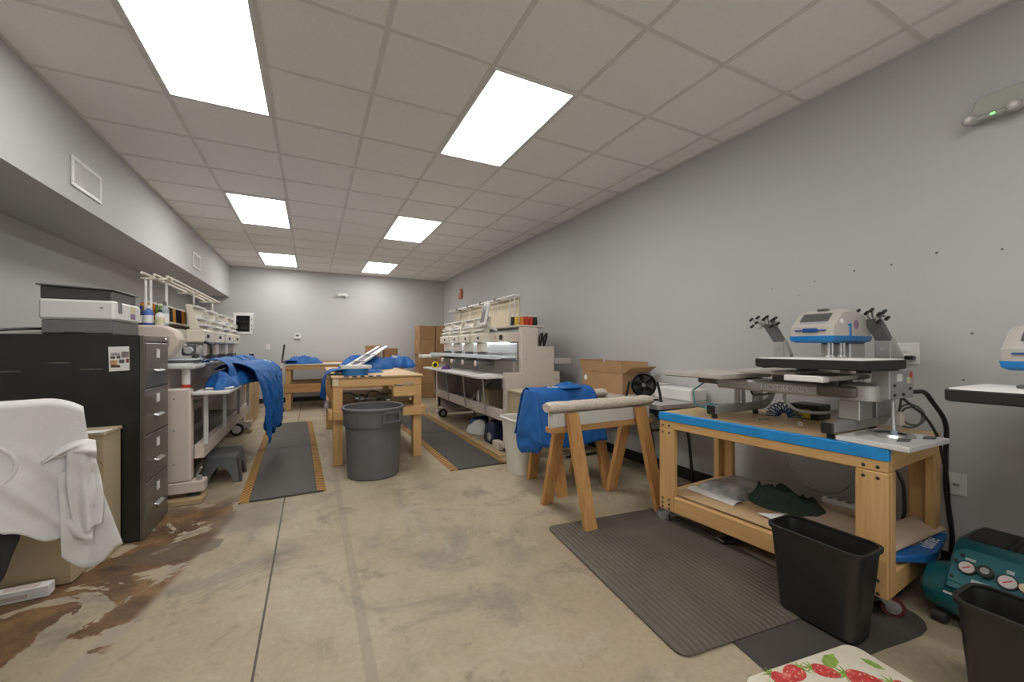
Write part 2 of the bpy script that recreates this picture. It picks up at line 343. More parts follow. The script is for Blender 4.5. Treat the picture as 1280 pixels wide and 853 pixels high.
# ------------------------------------------------------------------ room shell
RX, LX, SX, BY, FY, HC, SZ = 3.025, -2.12, -1.506, 9.97, -3.0, 2.87, 2.215
def shell(name, mat, *a):
    o = MB().box(*a, bev=0).build(name, mat, local=True); return struct(o)
shell('floor', FLOOR, LX-.1, FY-.1, -.1, RX+.1, BY+.1, 0)
wr = shell('wall_right', WALL, RX, FY-.1, 0, RX+.1, BY+.1, HC+.1)
shell('wall_back', WALL, LX, BY, 0, RX, BY+.1, HC+.1)
shell('wall_left', WALL, LX-.1, FY-.1, 0, LX, BY+.1, HC+.1)
wf = shell('wall_front', WALL, LX, FY-.1, 2.45, RX, FY, HC+.1)      # unseen wall behind the camera; wide opening added to let in fill daylight
for a, b in ((LX, LX+.45), (RX-.45, RX)): MB().box(a, FY-.1, 0, b, FY, 2.45, 0).build('fill_opening_jamb', WALL, wf, local=True)
shell('wall_soffit', WALL, LX, FY, SZ, SX, BY, HC)
ce = shell('ceiling', CEIL, LX, FY, HC, RX, BY, HC+.1)
g = MB(); z0, z1 = HC-.006, HC+.001
for k in range(-3, 4): g.box(.97+.61*k-.0125 if k < 4 else 0, FY, z0, .97+.61*k+.0125, BY, z1, 0)
for k in range(-8, 13): g.box(SX, 2.19+.61*k-.0125, z0+.001, RX, 2.19+.61*k+.0125, z1, 0)
g.box(RX-.02, FY, z0, RX, BY, z1, 0).box(SX, FY, z0, SX+.02, BY, z1, 0).box(SX, BY-.02, z0, RX, BY, z1, 0)
o = g.build('ceiling_grid', GRID, ce)
for nm, a in (('baseboard_right', (RX-.006, FY, 0, RX, BY, .105)), ('baseboard_back', (LX+.006, BY-.006, 0, RX-.006, BY, .105)), ('baseboard_left', (LX, FY, 0, LX+.006, BY, .105))): shell(nm, BASEB, *a)
# nail holes and scuffs in the right wall
g = MB()
for u, y, z in ((1.42, 0, 0),): pass
for (y, z, r) in ((1.80, 1.62, .004), (1.52, 1.63, .005), (1.30, 1.665, .006), (1.12, 1.67, .006), (.93, 1.70, .007), (.80, 1.26, .006), (.83, 1.02, .005), (.86, .98, .004), (1.62, 1.55, .003), (.70, 1.67, .005)):
    g.lathe((RX-.0015, y, z), [(r, 0), (r*.4, .0012)], 10, 'x')
g.build('nail_holes', GREYD, wr)
# ceiling light panels
def ceiling_light(x, y, label):
    t = thing('ceiling_light', label, 'ceiling light', (x, y, HC-.012), 0, 'flush ceiling light panels')
    f = MB()
    for a in ((-.296, -.601, .296, -.580), (-.296, .580, .296, .601), (-.296, -.580, -.276, .580), (.276, -.580, .296, .580)): f.box(x+a[0], y+a[1], HC-.012, x+a[2], y+a[3], HC-.001, .002)
    f.build('frame', TRIMW, t); box('diffuser', LITE, t, x-.277, y-.581, HC-.009, x+.277, y+.581, HC-.002, bev=0)
for x, y, lb in ((-.555, 2.80, 'large bright ceiling light panel at upper left, nearest the camera'), (1.275, 2.80, 'bright ceiling light panel nearest in the right row, angled at top centre'),
                 (-.555, 5.87, 'ceiling light panel second in the left row, near the soffit vent'), (1.275, 5.83, 'ceiling light panel second in the right row'),
                 (-.555, 8.93, 'farthest ceiling light panel of the left row, by the back wall'), (1.275, 8.90, 'farthest ceiling light panel of the right row, by the back wall'),
                 (-.555, -.25, 'ceiling light panel of the left row behind the camera'), (1.275, -.25, 'ceiling light panel of the right row behind the camera')): ceiling_light(x, y, lb)
# soffit vents
def vent(y0, y1, z0, z1, label):
    t = thing('air_vent', label, 'air vent', (SX, (y0+y1)/2, z0), 0, 'air vents on the soffit'); x = SX
    f = MB(); b = .028
    for a in ((y0, z0, y1, z0+b), (y0, z1-b, y1, z1), (y0, z0+b, y0+b, z1-b), (y1-b, z0+b, y1, z1-b)): f.box(x+.0005, a[0], a[1], x+.012, a[2], a[3], .003)
    f.build('frame', TRIMW, t); s = MB(); n = 16
    for k in range(n):
        yy = y0+b+(y1-y0-2*b)*(k+.5)/n; s.beam((x+.006, yy, z0+b), (x+.006, yy, z1-b), .012, .002, (0, 1, .0), 0)
    s.build('louver', TRIMW, t); box('backing', M('vent_backing', (.42, .42, .41), .7), t, x+.0004, y0+b, z0+b, x+.0015, y1-b, z1-b, bev=0)
vent(3.887, 4.327, 2.325, 2.54, 'white return-air vent on the soffit, nearest the camera')
vent(7.08, 7.53, 2.33, 2.55, 'small-looking white air vent far along the soffit')
# wall fixtures
def plate(name, label, cat, c, wd, ht, axis, kind):
    t = thing(name, label, cat, (c[0], c[1], c[2]-ht/2))
    if axis == 'x':
        box('cover_plate', WHITE, t, c[0]-.006, c[1]-wd/2, c[2]-ht/2, c[0]-.0005, c[1]+wd/2, c[2]+ht/2)
        if kind == 'jack': MB().box(c[0]-.009, c[1]-.012, c[2]-.012, c[0]-.005, c[1]+.012, c[2]+.004, .001).build('jack', GREYM, t)
        if kind == 'duplex':
            for dz in (-.022, .022): MB().box(c[0]-.009, c[1]-.017, c[2]+dz-.014, c[0]-.005, c[1]+.017, c[2]+dz+.014, .003).build('socket', WHITE, t)
            for dz in (-.022, .022): MB().box(c[0]-.009, c[1]+.030, c[2]+dz-.014, c[0]-.005, c[1]+.062, c[2]+dz+.014, .003).build('socket', WHITE, t)
            MB().box(c[0]-.05, c[1]-.045, c[2]-.034, c[0]-.010, c[1]-.005, c[2]-.012, .005).build('plug', BLACKP, t)
    else:
        box('cover_plate', WHITE, t, c[0]-wd/2, c[1]-.006, c[2]-ht/2, c[0]+wd/2, c[1]-.0005, c[2]+ht/2)
        if kind == 'switch': MB().box(c[0]-.016, c[1]-.011, c[2]-.03, c[0]+.016, c[1]-.005, c[2]+.03, .002).build('rocker', WHITE, t)
    return t
plate('wall_outlet', 'white low wall plate with one small jack above the teal compressor', 'outlet', (RX, .856, .474), .075, .115, 'x', 'jack')
plate('wall_outlet', 'white double wall outlet with a black plug behind the heat press', 'outlet', (RX, 1.055, 1.155), .115, .12, 'x', 'duplex')
plate('wall_switch', 'small white wall plate on the back wall between monitor and broom', 'wall plate', (-.83, BY, 1.20), .085, .12, 'y', 'switch')
t = thing('thermostat', 'small white thermostat on the back wall above the broom', 'thermostat', (-.275, BY, 1.36))
box('housing', WHITE, t, -.335, BY-.03, 1.37, -.215, BY-.0005, 1.49, bev=.008); box('display', GREYD, t, -.31, BY-.033, 1.425, -.245, BY-.028, 1.465, bev=.002)
t = thing('wall_light', 'small white twin-head emergency light high on the back wall', 'wall light', (.63, BY, 2.33))
box('housing', WHITE, t, .55, BY-.06, 2.35, .71, BY-.0005, 2.42, bev=.012)
for x in (.56, .71): MB().lathe((x, BY-.06, 2.37), [(.018, .03), (.032, -.02), (.030, -.028)], 16, 'y').build('lamp_head', WHITE, t)
t = thing('fire_alarm', 'red fire alarm strobe high on the right wall near the back corner', 'fire alarm', (RX, 8.62, 2.28))
box('housing', REDL, t, RX-.06, 8.55, 2.28, RX-.0005, 8.70, 2.50, bev=.01); box('strobe_lens', WHITE, t, RX-.072, 8.59, 2.40, RX-.055, 8.66, 2.46, bev=.006)
# edge-lit emergency light, upper right
t = thing('emergency_light', 'clear-panelled emergency light with two lamp heads and green indicator on upper right wall', 'emergency light', (RX, .62, 2.30))
MB().prism([(.80, 2.335), (.775, 2.42), (.76, 2.432), (.44, 2.432), (.425, 2.42), (.40, 2.335)], 'x', RX-.055, RX-.004, .006).build('clear_panel', ACRYL, t)
box('base_bar', ALU, t, RX-.065, .395, 2.315, RX-.0005, .805, 2.338, bev=.006)
for y in (.79, .645):
    h = MB().lathe((RX-.06, y, 2.325), [(.024, 0), (.026, -.02), (.020, -.032)], 20, 'x').build('lamp_head', ALU, t)
    MB().lathe((RX-.0925, y, 2.325), [(.013, 0), (.009, -.006)], 16, 'x').build('lens', WHITE, h)
box('indicator', GLED, t, RX-.068, .708, 2.322, RX-.064, .722, 2.330, bev=0)
# ------------------------------------------------------------------ floor mats
def slab_mat(name, label, poly, th, mat, group=None):
    t = MB().prism(poly, 'z', .001, th, .004).build(name, mat); return tag(t, label, 'floor mat', group)
slab_mat('floor_mat', 'dark plain rubber mat under the slim black bin, by the table caster', [(1.47, .80), (1.88, .785), (2.02, .768), (2.14, .75), (2.25, .738), (2.32, .742), (2.37, .765), (2.40, .80), (2.42, .86), (2.42, 1.08), (1.52, 1.08)], .006, MATB)
slab_mat('floor_mat', 'black mat corner under the bin at the lower right', [(1.90, -.1), (2.45, -.1), (2.45, .47), (1.93, .49)], .006, MATB)
rot = math.radians(-6); t = thing('floor_mat', 'large grey ribbed anti-fatigue mat reaching under the pine worktable', 'floor mat', (1.79, 1.63, 0), rot)
l = [rrect(-.47, -.60, .47, .60, .007, .05), rrect(-.47, -.60, .47, .60, .010, .05), rrect(-.44, -.57, .44, .57, .017, .04)]
MB().loft(l).build('ribbed_pad', RIDGE, t, local=True)
# strawberry mat
rot = math.radians(-8); t = thing('kitchen_mat', 'cream kitchen mat printed with red strawberries and leaves, bottom edge', 'kitchen mat', (1.625, .645, 0), rot)
l = [rrect(-.30, -.235, .27, .235, .0075, .05), rrect(-.30, -.235, .27, .235, .012, .05), rrect(-.29, -.225, .26, .225, .016, .045)]
MB().loft(l).build('mat_pad', straw_base(), t, local=True)
def berry(x, y, s, a, seed):
    def f(i): 
        th = 2*math.pi*i/24; r = s*(1+.28*math.cos(th)+.06*math.cos(3*th)); px, py = r*math.cos(th)*1.15, r*math.sin(th)*.82
        return (x+px*math.cos(a)-py*math.sin(a), y+px*math.sin(a)+py*math.cos(a))
    return [f(i) for i in range(24)]
random.seed(3); BZ = 0; BM = berry_mat(); LM = M('printed_leaf_green', (.22, .33, .06), .8, var=.3, scale=40)
for (x, y, s, a) in ((-.245, .16, .040, 3.3), (-.165, .19, .034, 5.2), (-.085, .195, .036, 3.4), (.01, .17, .034, 5.6), (.10, .10, .046, 5.5), (-.07, .09, .044, 2.6), (-.22, .03, .040, 4.4), (.20, .02, .04, 5.2), (.04, -.03, .042, 3.0), (-.12, -.07, .042, 5.0), (.17, -.13, .04, 3.2), (-.02, -.17, .04, 5.4), (-.21, -.16, .038, 2.4)):
    BZ += .00012; bb = MB().prism(berry(x, y, s*1.1, a, 0), 'z', .0155, .0166+BZ).build('strawberry_print', BM, t, local=True); cx, cy = x+math.cos(a+math.pi)*s*.8, y+math.sin(a+math.pi)*s*.8
    lf = []
    for k in range(14): ang = a+math.pi+(-1+2*k/13)*1.5; r = s*(.95 if k % 3 == 1 else .35); lf.append((cx+math.cos(ang)*r, cy+math.sin(ang)*r))
    MB().prism(lf, 'z', .0158, .0176+BZ).build('berry_leaf', LM, bb, local=True)
for (x, y, a, s) in ((.085, .19, .4, .06), (.05, .06, 2.2, .05), (-.18, .10, 2.6, .05), (-.16, .10, 1.0, .05), (.16, .0, 2.4, .05), (.22, .13, 5.0, .04), (-.04, .0, .6, .05)):
    MB().prism([(x+math.cos(a)*s*p+math.sin(a)*s*q, y+math.sin(a)*s*p-math.cos(a)*s*q) for p, q in ((-.9, 0), (-.4, .35), (.3, .38), (.9, 0), (.3, -.38), (-.4, -.35))], 'z', .0154, .0163).build('leaf_print', LM, t, local=True)
# ------------------------------------------------------------------ slim black bins
def slim_bin(label, cx, cy, rot=0):
    t = thing('waste_bin', label, 'waste bin', (cx, cy, 0), rot, 'slim black waste bins'); h = .385
    def L(k, z, ins=0): 
        a, b = .075+.022*k-ins, .148+.030*k-ins; return rrect(-a, -b, a, b, z, .045-ins*.4, 6)
    MB().loft([L(0, .019), L(.05, .018+.01), L(.9, h-.035), L(1, h-.012), L(1, h-.012, .003), L(.9, h-.04, .004), L(.05, .03, .004)], True, True).build('bin_body', BLACKP, t, local=True)
    MB().loft([L(1, h-.016, -.007), L(1, h, -.009), L(1, h+.003, -.004), L(1, h, .004), L(1, h-.016, .002)], wrap=True).build('rim', BLACKP, t, local=True); return t
slim_bin('slim black waste bin in front of the pine worktable leg', 1.975, .965)
slim_bin('slim black waste bin at the lower right corner, in front of the teal compressor', 1.94, .355)
# ------------------------------------------------------------------ casters
def caster(parent, c, ang, R=.045, mat=GREYM):
    x, y = c; dx, dy = math.cos(ang), math.sin(ang)
    o = MB(); o.box(x-.035, y-.03, .094, x+.035, y+.03, .1, .001).cyl((x, y, .084), (x, y, .095), .024)
    wx, wy = x+dx*.036, y+dy*.036
    for s in (-1, 1):
        px, py = wx-dy*.019*s, wy+dx*.019*s; o.beam((x-dy*.019*s, y+dx*.019*s, .088), (px, py, .045), .034, .004, (-dy, dx, 0), .001)
    o.beam((wx-dx*.02, wy-dy*.02, .075), (wx-dx*.075, wy-dy*.075, .055), .022, .004)
    f = o.build('caster', STEEL, parent, local=True)
    wz = MB(); c0 = Vector((wx, wy, .046)); ax = Vector((-dy, dx, 0))
    wz.tube([c0-ax*.014, c0+ax*.014], .043, 28); wz.build('wheel', DRED if mat is RED else GREYP, f, local=True)
    h = MB().tube([c0-ax*.017, c0+ax*.017], .028, 20); h.build('hub', STEEL, f, local=True)
# ------------------------------------------------------------------ pine worktable of the heat press
rot = math.radians(4.1); T = thing('worktable', 'pine worktable on casters with blue tape along its front edge', 'worktable', (2.206, .828, 0), rot)
W_, D_ = 1.19, .70
MB().box(.0, 0, .73, D_, W_, .75, .003).build('tabletop', PLY, T, local=True)
MB().box(.001, .001, .648, .04, W_-.001, .7295, .004).build('front_rail', WPY, T, local=True)
MB().box(D_-.04, .001, .648, D_-.001, W_-.001, .7295, .004).build('back_rail', WPY, T, local=True)
for y in (.0, W_-.04): MB().box(.041, y, .648, D_-.041, y+.04, .7295, .004).build('side_rail', WPX, T, local=True)
for x, y in ((0, 0), (0, W_-.115), (D_-.09, 0), (D_-.09, W_-.115)):
    m = MB(); fr = x == 0
    m.box(x if fr else x+.05, y, .101, x+.04 if fr else x+.09, y+.115, .647, .005).box(x+.041 if fr else x, y+(.0 if y == 0 else .075), .101, x+.09 if fr else x+.049, y+(.04 if y == 0 else .115), .647, .004)
    m.build('leg', WPZ, T, local=True)
MB().box(.001, .116, .101, .04, W_-.116, .205, .005).build('lower_beam', WPY, T, local=True)
MB().box(D_-.04, .116, .101, D_-.001, W_-.116, .205, .005).build('lower_beam', WPY, T, local=True)
for y in (.0, W_-.04): MB().box(.091, y+.001, .101, D_-.091, y+.039, .205, .004).build('lower_side_beam', WPX, T, local=True)
MB().box(.046, .042, .2055, D_-.046, W_-.042, .219, .002).build('shelf', PLY, T, local=True)
MB().box(-.004, -.002, .699, .03, W_+.001, .7525, .003).build('blue_edge_tape', TAPEB, T, local=True)
for y0 in (.0, W_-.115):
    for dy in (.035, .085):
        for z in (.668, .620, .175, .145, .118):
            if z == .145 and y0 == 0: continue
            MB().lathe((-.001, y0+dy, z), [(.0075, .0), (.006, -.0015)], 12, 'x').build('bolt', RUBBER, T, local=True)
for c, a, k in (((.075, .045), -1.0, RED), ((.045, W_-.04), 1.9, None), ((D_-.05, .06), 2.3, RED), ((D_-.05, W_-.06), 1.3, None)): caster(T, c, a, mat=k)
# ------------------------------------------------------------------ heat press parts
def covered_platen(parent, x0, y0, x1, y1, zt, th=.046):
    l = [rrect(x0+.008, y0+.008, x1-.008, y1-.008, zt-th, .015), rrect(x0, y0, x1, y1, zt-th+.005, .018), rrect(x0-.001, y0-.001, x1+.001, y1+.001, zt-.006, .018), rrect(x0+.003, y0+.003, x1-.003, y1-.003, zt-.0015, .018)]
    p = MB().loft(l).build('covered_platen', BLACKC, parent)
    MB().loft([rrect(x0+.004, y0+.004, x1-.004, y1-.004, zt-.0012, .03), rrect(x0+.006, y0+.006, x1-.006, y1-.006, zt+.002, .03)]).build('white_cover_top', OFFW, p); return p
def press_head(parent, x0, y0, y1, zb, wd=.41):
    """body with sloped display face towards -X"""
    X = lambda a: x0+a; Z = lambda a: zb+a
    prof = [(0, .034), (0, .085), (.012, .098), (.085, .165), (.12, .178), (.18, .186), (.25, .183), (.32, .165), (.37, .13), (.40, .08), (.41, .034)]
    loops = []; n = 7
    for i, (yy, sx, sz) in enumerate(((y0, .95, .90), (y0+.012, .985, .965), (y0+.035, 1, 1), (y1-.035, 1, 1), (y1-.012, .985, .965), (y1, .95, .90))):
        loops.append([(X(.205+(a-.205)*sx), yy, Z(.034+(b-.034)*sz)) for a, b in prof])
    h = MB().loft(loops).build('head_shell', SILV, parent, ang=28)
    b = [[(X(a), y, Z(c)) for a, y in ((-.002+i, y0-.002+i), (wd+.002-i, y0-.002+i), (wd+.002-i, y1+.002-i), (-.002+i, y1+.002-i))] for c, i in ((0, .022), (.012, .004), (.036, 0))]
    MB().loft(b).build('heater_skirt', BLUEPL, parent)
    s = Vector((.073, 0, .067)).normalized(); nrm = Vector((-s.z, 0, s.x)); o = Vector((X(.012), (y0+y1)/2, Z(.098)))
    def quad(a0, a1, w0, w1, lift, th, mat, name):
        mb = MB(); P = [o+s*a+Vector((0, w, 0))+nrm*lift for a, w in ((a0, w0), (a0, w1), (a1, w1), (a1, w0))]; Q = [p+nrm*th for p in P]; mb.loft([P, Q]); return mb.build(name, mat, h)
    wq = (y1-y0)/2
    quad(.022, .088, -wq*.66, wq*.66, -.002, .004, LCD, 'display')
    quad(.004, .016, -wq*.6, wq*.6, -.002, .003, M('lettered_strip', (.35, .38, .45), .5), 'caption_strip')
    m = MB(); m.box(X(-.010), y0+.03, Z(.062), X(.004), y1-.03, Z(.069), .002).box(X(-.014), (y0+y1)/2-.035, Z(.055), X(.004), (y0+y1)/2+.035, Z(.077), .004); m.build('handle', NAVY if False else M('blue_handle', (.01, .07, .26), .35), h)
    MB().lathe((X(.085), y0+.001, Z(.112)), [(.016, .0), (.016, -.006), (.012, -.009)], 20, 'y').build('side_button', WHITE, h)
    MB().box(X(.165), y0-.002, Z(.036), X(.185), y0+.006, Z(.105), .001).box(X(.15), y0-.002, Z(.09), X(.165), y0+.006, Z(.1), .001).build('blue_side_mark', BLUEPL, h)
    MB().lathe((X(.235), y0+.004, Z(.10)), [(.026, .0), (.026, -.005), (.022, -.006)], 20, 'y').build('side_badge', LABELP, h)
    MB().box(X(.10), (y0+y1)/2-.03, Z(.175), X(.13), (y0+y1)/2+.02, Z(.187), .003).build('vent_slot', GREYD, h)
    return h
H = thing('heat_press', 'silver and blue swing-head heat press with several platens on the pine worktable', 'heat press', (2.45, 1.35, .7505))
for i, Y in enumerate((1.055, 1.68)):
    f = MB().box(2.212, Y-.024, .779, 2.66, Y+.024, .828, .004)
    arc = lambda r: [(2.66+r*math.sin(math.radians(a))*1.0, .96-r*math.cos(math.radians(a))) for a in range(0, 91, 10)]
    f.prism(arc(.18)+arc(.125)[::-1], 'y', Y-.024, Y+.024); f.build('base_foot', GREYM, H)
    box('end_cap', BLACKP, H, 2.196, Y-.026, .777, 2.213, Y+.026, .83)
    for x in (2.235, 2.64): MB().cyl((x, Y, .7508), (x, Y, .779), .016).build('rubber_foot', RUBBER, H)
for x in (2.48, 2.66): box('post', ALU, H, x-.024, 1.656, .828, x+.024, 1.704, .94)
box('post', ALU, H, 2.40, 1.01, .828, 2.53, 1.10, .925); box('post', GREYM, H, 2.60, 1.02, .828, 2.75, 1.09, .93)
arm = box('swing_arm', ALU, H, 2.30, 1.10, .935, 2.52, 1.72, .998, bev=.012)
lettering('HOTRONIX', .05, frame_mtx((2.2995, 1.30, .966), (0, -1, 0), (0, 0, 1)), M('raised_letters', (.66, .64, .60), .5, .1), 'raised_lettering', arm, .003)
box('arm_carriage', BROWNM, H, 2.29, 1.70, .957, 2.50, 1.85, .998, bev=.008)
MB().prism([(2.285, 1.145), (2.285, 1.10), (2.33, 1.0), (2.45, .95), (2.45, 1.145)], 'z', .945, 1.000, .008).build('arm_knuckle', BROWNM, H)
MB().lathe((2.43, 1.015, .928), [(.075, 0), (.088, .006), (.088, .075), (.078, .085)], 32).build('pivot_drum', ALU, H)
cb = box('control_box', GREYM, H, 2.40, .895, .945, 2.645, .965, 1.082, bev=.004)
for x, z, m_, w_, h_ in ((2.47, 1.045, WHITE, .05, .035), (2.575, 1.03, LABELY, .03, .03), (2.605, 1.055, RED, .018, .03)): box('label', m_, cb, x, .8925, z-h_/2, x+w_, .8955, z+h_/2, bev=0)
for x, z in ((2.44, .965), (2.44, 1.01), (2.53, .965), (2.60, .99)): MB().lathe((x, .896, z), [(.007, 0), (.006, -.008)], 12, 'y').build('screw', RUBBER, cb)
# lower platens
def bare_platen(x0, y0, x1, y1, z0, z1, mat=None):
    o = MB().loft([rrect(x0+.01, y0+.01, x1-.01, y1-.01, z0, .012), rrect(x0, y0, x1, y1, z0+.006, .012), rrect(x0, y0, x1, y1, z1-.002, .012), rrect(x0+.002, y0+.002, x1-.002, y1-.002, z1, .012)]).build('lower_platen', mat or M('pressed_silicone_pad', (.47, .44, .385), .6), H); return o
bare_platen(2.10, 1.535, 2.585, 1.967, 1.002, 1.032); MB().cyl((2.40, 1.72, .99), (2.40, 1.72, 1.003), .06).build('platen_mount', GREYD, H)
bare_platen(2.10, 1.027, 2.56, 1.190, 1.028, 1.053); box('white_sleeve', OFFW, H, 2.096, 1.024, 1.026, 2.16, 1.193, 1.0545, bev=.004)
MB().box(2.35, 1.08, .997, 2.50, 1.14, 1.029, .003).build('platen_mount', GREYD, H)
bare_platen(2.22, 1.205, 2.66, 1.52, 1.042, 1.064); MB().box(2.35, 1.30, .997, 2.50, 1.40, 1.043, .003).build('platen_mount', GREYD, H)
covered_platen(H, 2.10, .874, 2.52, 1.344, 1.133)
MB().cyl((2.49, .93, 1.082), (2.49, .93, 1.092), .03).build('platen_post', GREYD, H); MB().cyl((2.40, 1.24, 1.063), (2.40, 1.24, 1.09), .05).build('platen_mount', GREYD, H)
press_head(H, 2.42, 1.133, 1.343, 1.215)
for x, y in ((2.52, 1.20), (2.555, 1.20), (2.60, 1.18), (2.63, 1.18)):
    MB().lathe((x, y, 1.136), [(.015, 0), (.013, .010), (.008, .012), (.008, .02), (.010, .04), (.008, .06), (.008, .082)], 14).build('spring_pin', STEEL, H)
box('neck_block', ALU, H, 2.66, 1.16, 1.07, 2.82, 1.31, 1.216, bev=.008); box('swing_column', SILV, H, 2.72, 1.17, .93, 2.86, 1.31, 1.30, bev=.02)
# laser gooseneck brackets
def laser_bracket(x, y, sgn, name):
    b = MB().box(x-.025, y-.035, 1.066, x+.02, y+.035, 1.225, .004).prism([(y-.035, 1.10), (y-.06, 1.10), (y-.075, 1.14), (y-.035, 1.24)], 'x', x-.02, x+.015).build('laser_bracket', ALU, H)
    MB().lathe((x-.026, y, 1.18), [(.011, .002), (.011, -.004)], 14, 'x').build('bracket_screw', STEEL, b)
    u = MB(); a = y+.075*sgn
    u.prism([(y-.034, 1.226), (y+.034, 1.226), (a+.034, 1.345), (a-.042, 1.345)], 'x', x-.02, x+.018, .003); u.build('leaning_plate', GREYD, b)
    random.seed(int(x*100+y*10)); 
    for k, (dy, dz) in enumerate(((-.08, -.005), (-.075, .03), (-.045, .02), (-.02, .042), (.01, .03), (.04, .042), (.06, .01), (.085, .03), (.09, -.015), (-.05, -.02))):
        p0 = Vector((x, a+dy*.4, 1.335)); p2 = Vector((x-.03-.02*(k % 2), a+dy, 1.352+dz)); p1 = (p0+p2)/2+Vector((-.01, 0, .02*(1-k % 3)))
        g_ = MB().tube(spline([p0, p1, p2], 8), .006, 8).build('gooseneck', STEEL, b)
        MB().tube([p2+Vector((.008, 0, .004)), p2-Vector((.018, 0, .009))], .0085, 12).build('laser_pod', RUBBER, g_)
MB().box(2.74, 1.02, 1.045, 2.80, 1.70, 1.066, .003).build('bracket_rail', BLACKP, H); box('rail_post', GREYM, H, 2.75, 1.15, .96, 2.79, 1.19, 1.046)
laser_bracket(2.775, 1.60, 1, 'left'); laser_bracket(2.785, 1.06, .75, 'right')
# cables and hoses
def hose(name, label, cat, pts, r, mat, n=40, parent=None):
    o = MB().tube(spline(pts, n), r, 10).build(name, mat, parent)
    if parent is None: tag(o, label, cat)
    return o
hose('power_cable', '', '', [(2.63, .93, .975), (2.67, .90, .97), (2.72, .882, .967), (2.78, .872, .919), (2.90, .860, .80), (2.955, .875, .63), (2.967, .878, .46), (2.967, .868, .34), (2.967, .855, .19), (2.97, .88, .04), (2.96, 1.0, .015)], .0105, BLACKP, 60, H)
hose('power_cable', '', '', [(2.58, .92, .948), (2.60, .88, .90), (2.64, .85, .853), (2.70, .825, .751), (2.80, .842, .65), (2.90, .852, .513), (2.955, .862, .384), (2.95, .848, .25), (2.95, .85, .1)], .006, BLACKP, 50, H)
lp = []
for k in range(40): a = k/39*4*math.pi; lp.append((2.74+.02*math.sin(a*.5), .935+.05*math.cos(a)+.01*math.sin(a*.7), .85+.05*math.sin(a)-.0006*k))
MB().tube([(2.62, .93, .95)]+lp, .005, 8).build('looped_cord', GREYD, H)
box('inline_box', CREAM, H, 2.67, .95, .79, 2.71, .99, .86)
hose('air_hose', '', '', [(2.50, 1.62, .94), (2.42, 1.55, .90), (2.36, 1.40, .93), (2.33, 1.34, .955)], .007, GREYD, 20, H)
hose('air_hose', '', '', [(2.36, 1.335, .945), (2.37, 1.34, .90), (2.40, 1.30, .845), (2.45, 1.22, .835), (2.47, 1.13, .86), (2.45, 1.09, .93)], .009, GREYM, 30, H)
# pale blue air line coiled under the far platen
lp = []
for k in range(70): a = k/69*6*math.pi; lp.append((2.50+(.085+.01*math.sin(k))*math.cos(a), 1.84+(.085+.008*math.cos(k*1.7))*math.sin(a), .762+.0006*k+.004*math.sin(a*1.3)))
tag(MB().tube([(2.36, 1.85, .955), (2.30, 1.89, .90), (2.33, 1.90, .81), (2.42, 1.93, .775)]+lp, .0052, 8).build('air_line', TEALH), 'pale blue air line coiled on the worktable under the far bare platen', 'air hose')
# deep blue coiled hose on the tabletop
mb = []; R_ = .062; r_ = .036
for k in range(321):
    u = k/320; a = math.pi*(1.02-1.04*u); b = u*2*math.pi*12
    cx = -(R_*math.cos(a)); cz = .795-.008+ (R_*.75)*math.sin(a); rad = r_*math.cos(b)
    y = 1.40-(-(R_+rad)*math.cos(a))*1.0 if False else 1.385+(R_+rad)*math.cos(a); z = .790+(R_*.85+rad*.8)*max(0, math.sin(a)); x = 2.44+r_*math.sin(b)
    mb.append((x, y, max(z, .757)))
o = thing('coil_hose', 'deep blue coiled air hose arched on the worktable below the swing arm', 'air hose', (2.44, 1.40, .7505))
MB().tube(mb, .0036, 6).build('coil', BLUEH, o)
MB().tube([(2.44, 1.475, .762), (2.40, 1.50, .760), (2.37, 1.50, .760)], .006, 10).build('hose_connector', STEEL, o)
mb2 = MB().tube([(2.44, 1.335, .762), (2.41, 1.30, .770), (2.39, 1.275, .772)], .004, 8); mb2.lathe((2.385, 1.268, .772), [(.006, -.004), (.013, -.004), (.013, .004), (.006, .004)], 20, 'x', False, False); mb2.build('hose_ring_end', STEEL, o)
# yellow and black box behind the arm
t = thing('boxed_tool', 'small yellow and black box at the back of the worktable behind the arm', 'box', (2.77, 1.42, .7505))
box('case', BLACKP, t, 2.70, 1.34, .7505, 2.84, 1.50, .84); box('yellow_panel', YEL, t, 2.697, 1.38, .757, 2.7005, 1.49, .81, bev=.001)
# square board with hoop hardware on the near corner
b = MB().prism([(2.205, 1.022), (2.195, .757), (2.585, .752), (2.59, 1.022)], 'z', .7535, .777, .003).build('laminate_board', M('white_laminate', (.66, .655, .635), .35)); tag(b, 'small square white board overhanging the near end of the worktable', 'board')
t = thing('hoop_fixture', 'steel ring hoop with upright stem lying on the square white board', 'hoop fixture', (2.42, .90, .7775))
MB().lathe((2.43, .905, .778), [(.052, 0), (.088, 0), (.080, .012), (.055, .010)], 36, cap0=False, cap1=False).build('ring', STEEL, t); MB().prism([(2.26, .97), (2.33, 1.0), (2.43, .99), (2.38, .93)], 'z', .778, .782).build('flat_plate', ALU, t)
MB().tube([(2.40, .88, .778), (2.40, .88, .80), (2.412, .886, .84), (2.43, .895, .94)], .008, 12).build('stem', STEEL, t); MB().cyl((2.40, .88, .778), (2.40, .88, .806), .012).build('stem_collar', M('pale_blue_collar', (.3, .4, .5), .4), t)
for (x, y, n_) in ((2.33, .83, 'a'), (2.50, .80, 'b')):
    tag(MB().prism([(x-.045, y), (x, y-.028), (x+.055, y-.015), (x+.03, y+.02)], 'z', .778, .782).build('metal_shim', GREYD), 'dark flat metal bracket on the white board, %s' % ('nearer the corner front' if n_ == 'a' else 'at its wall side'), 'bracket')
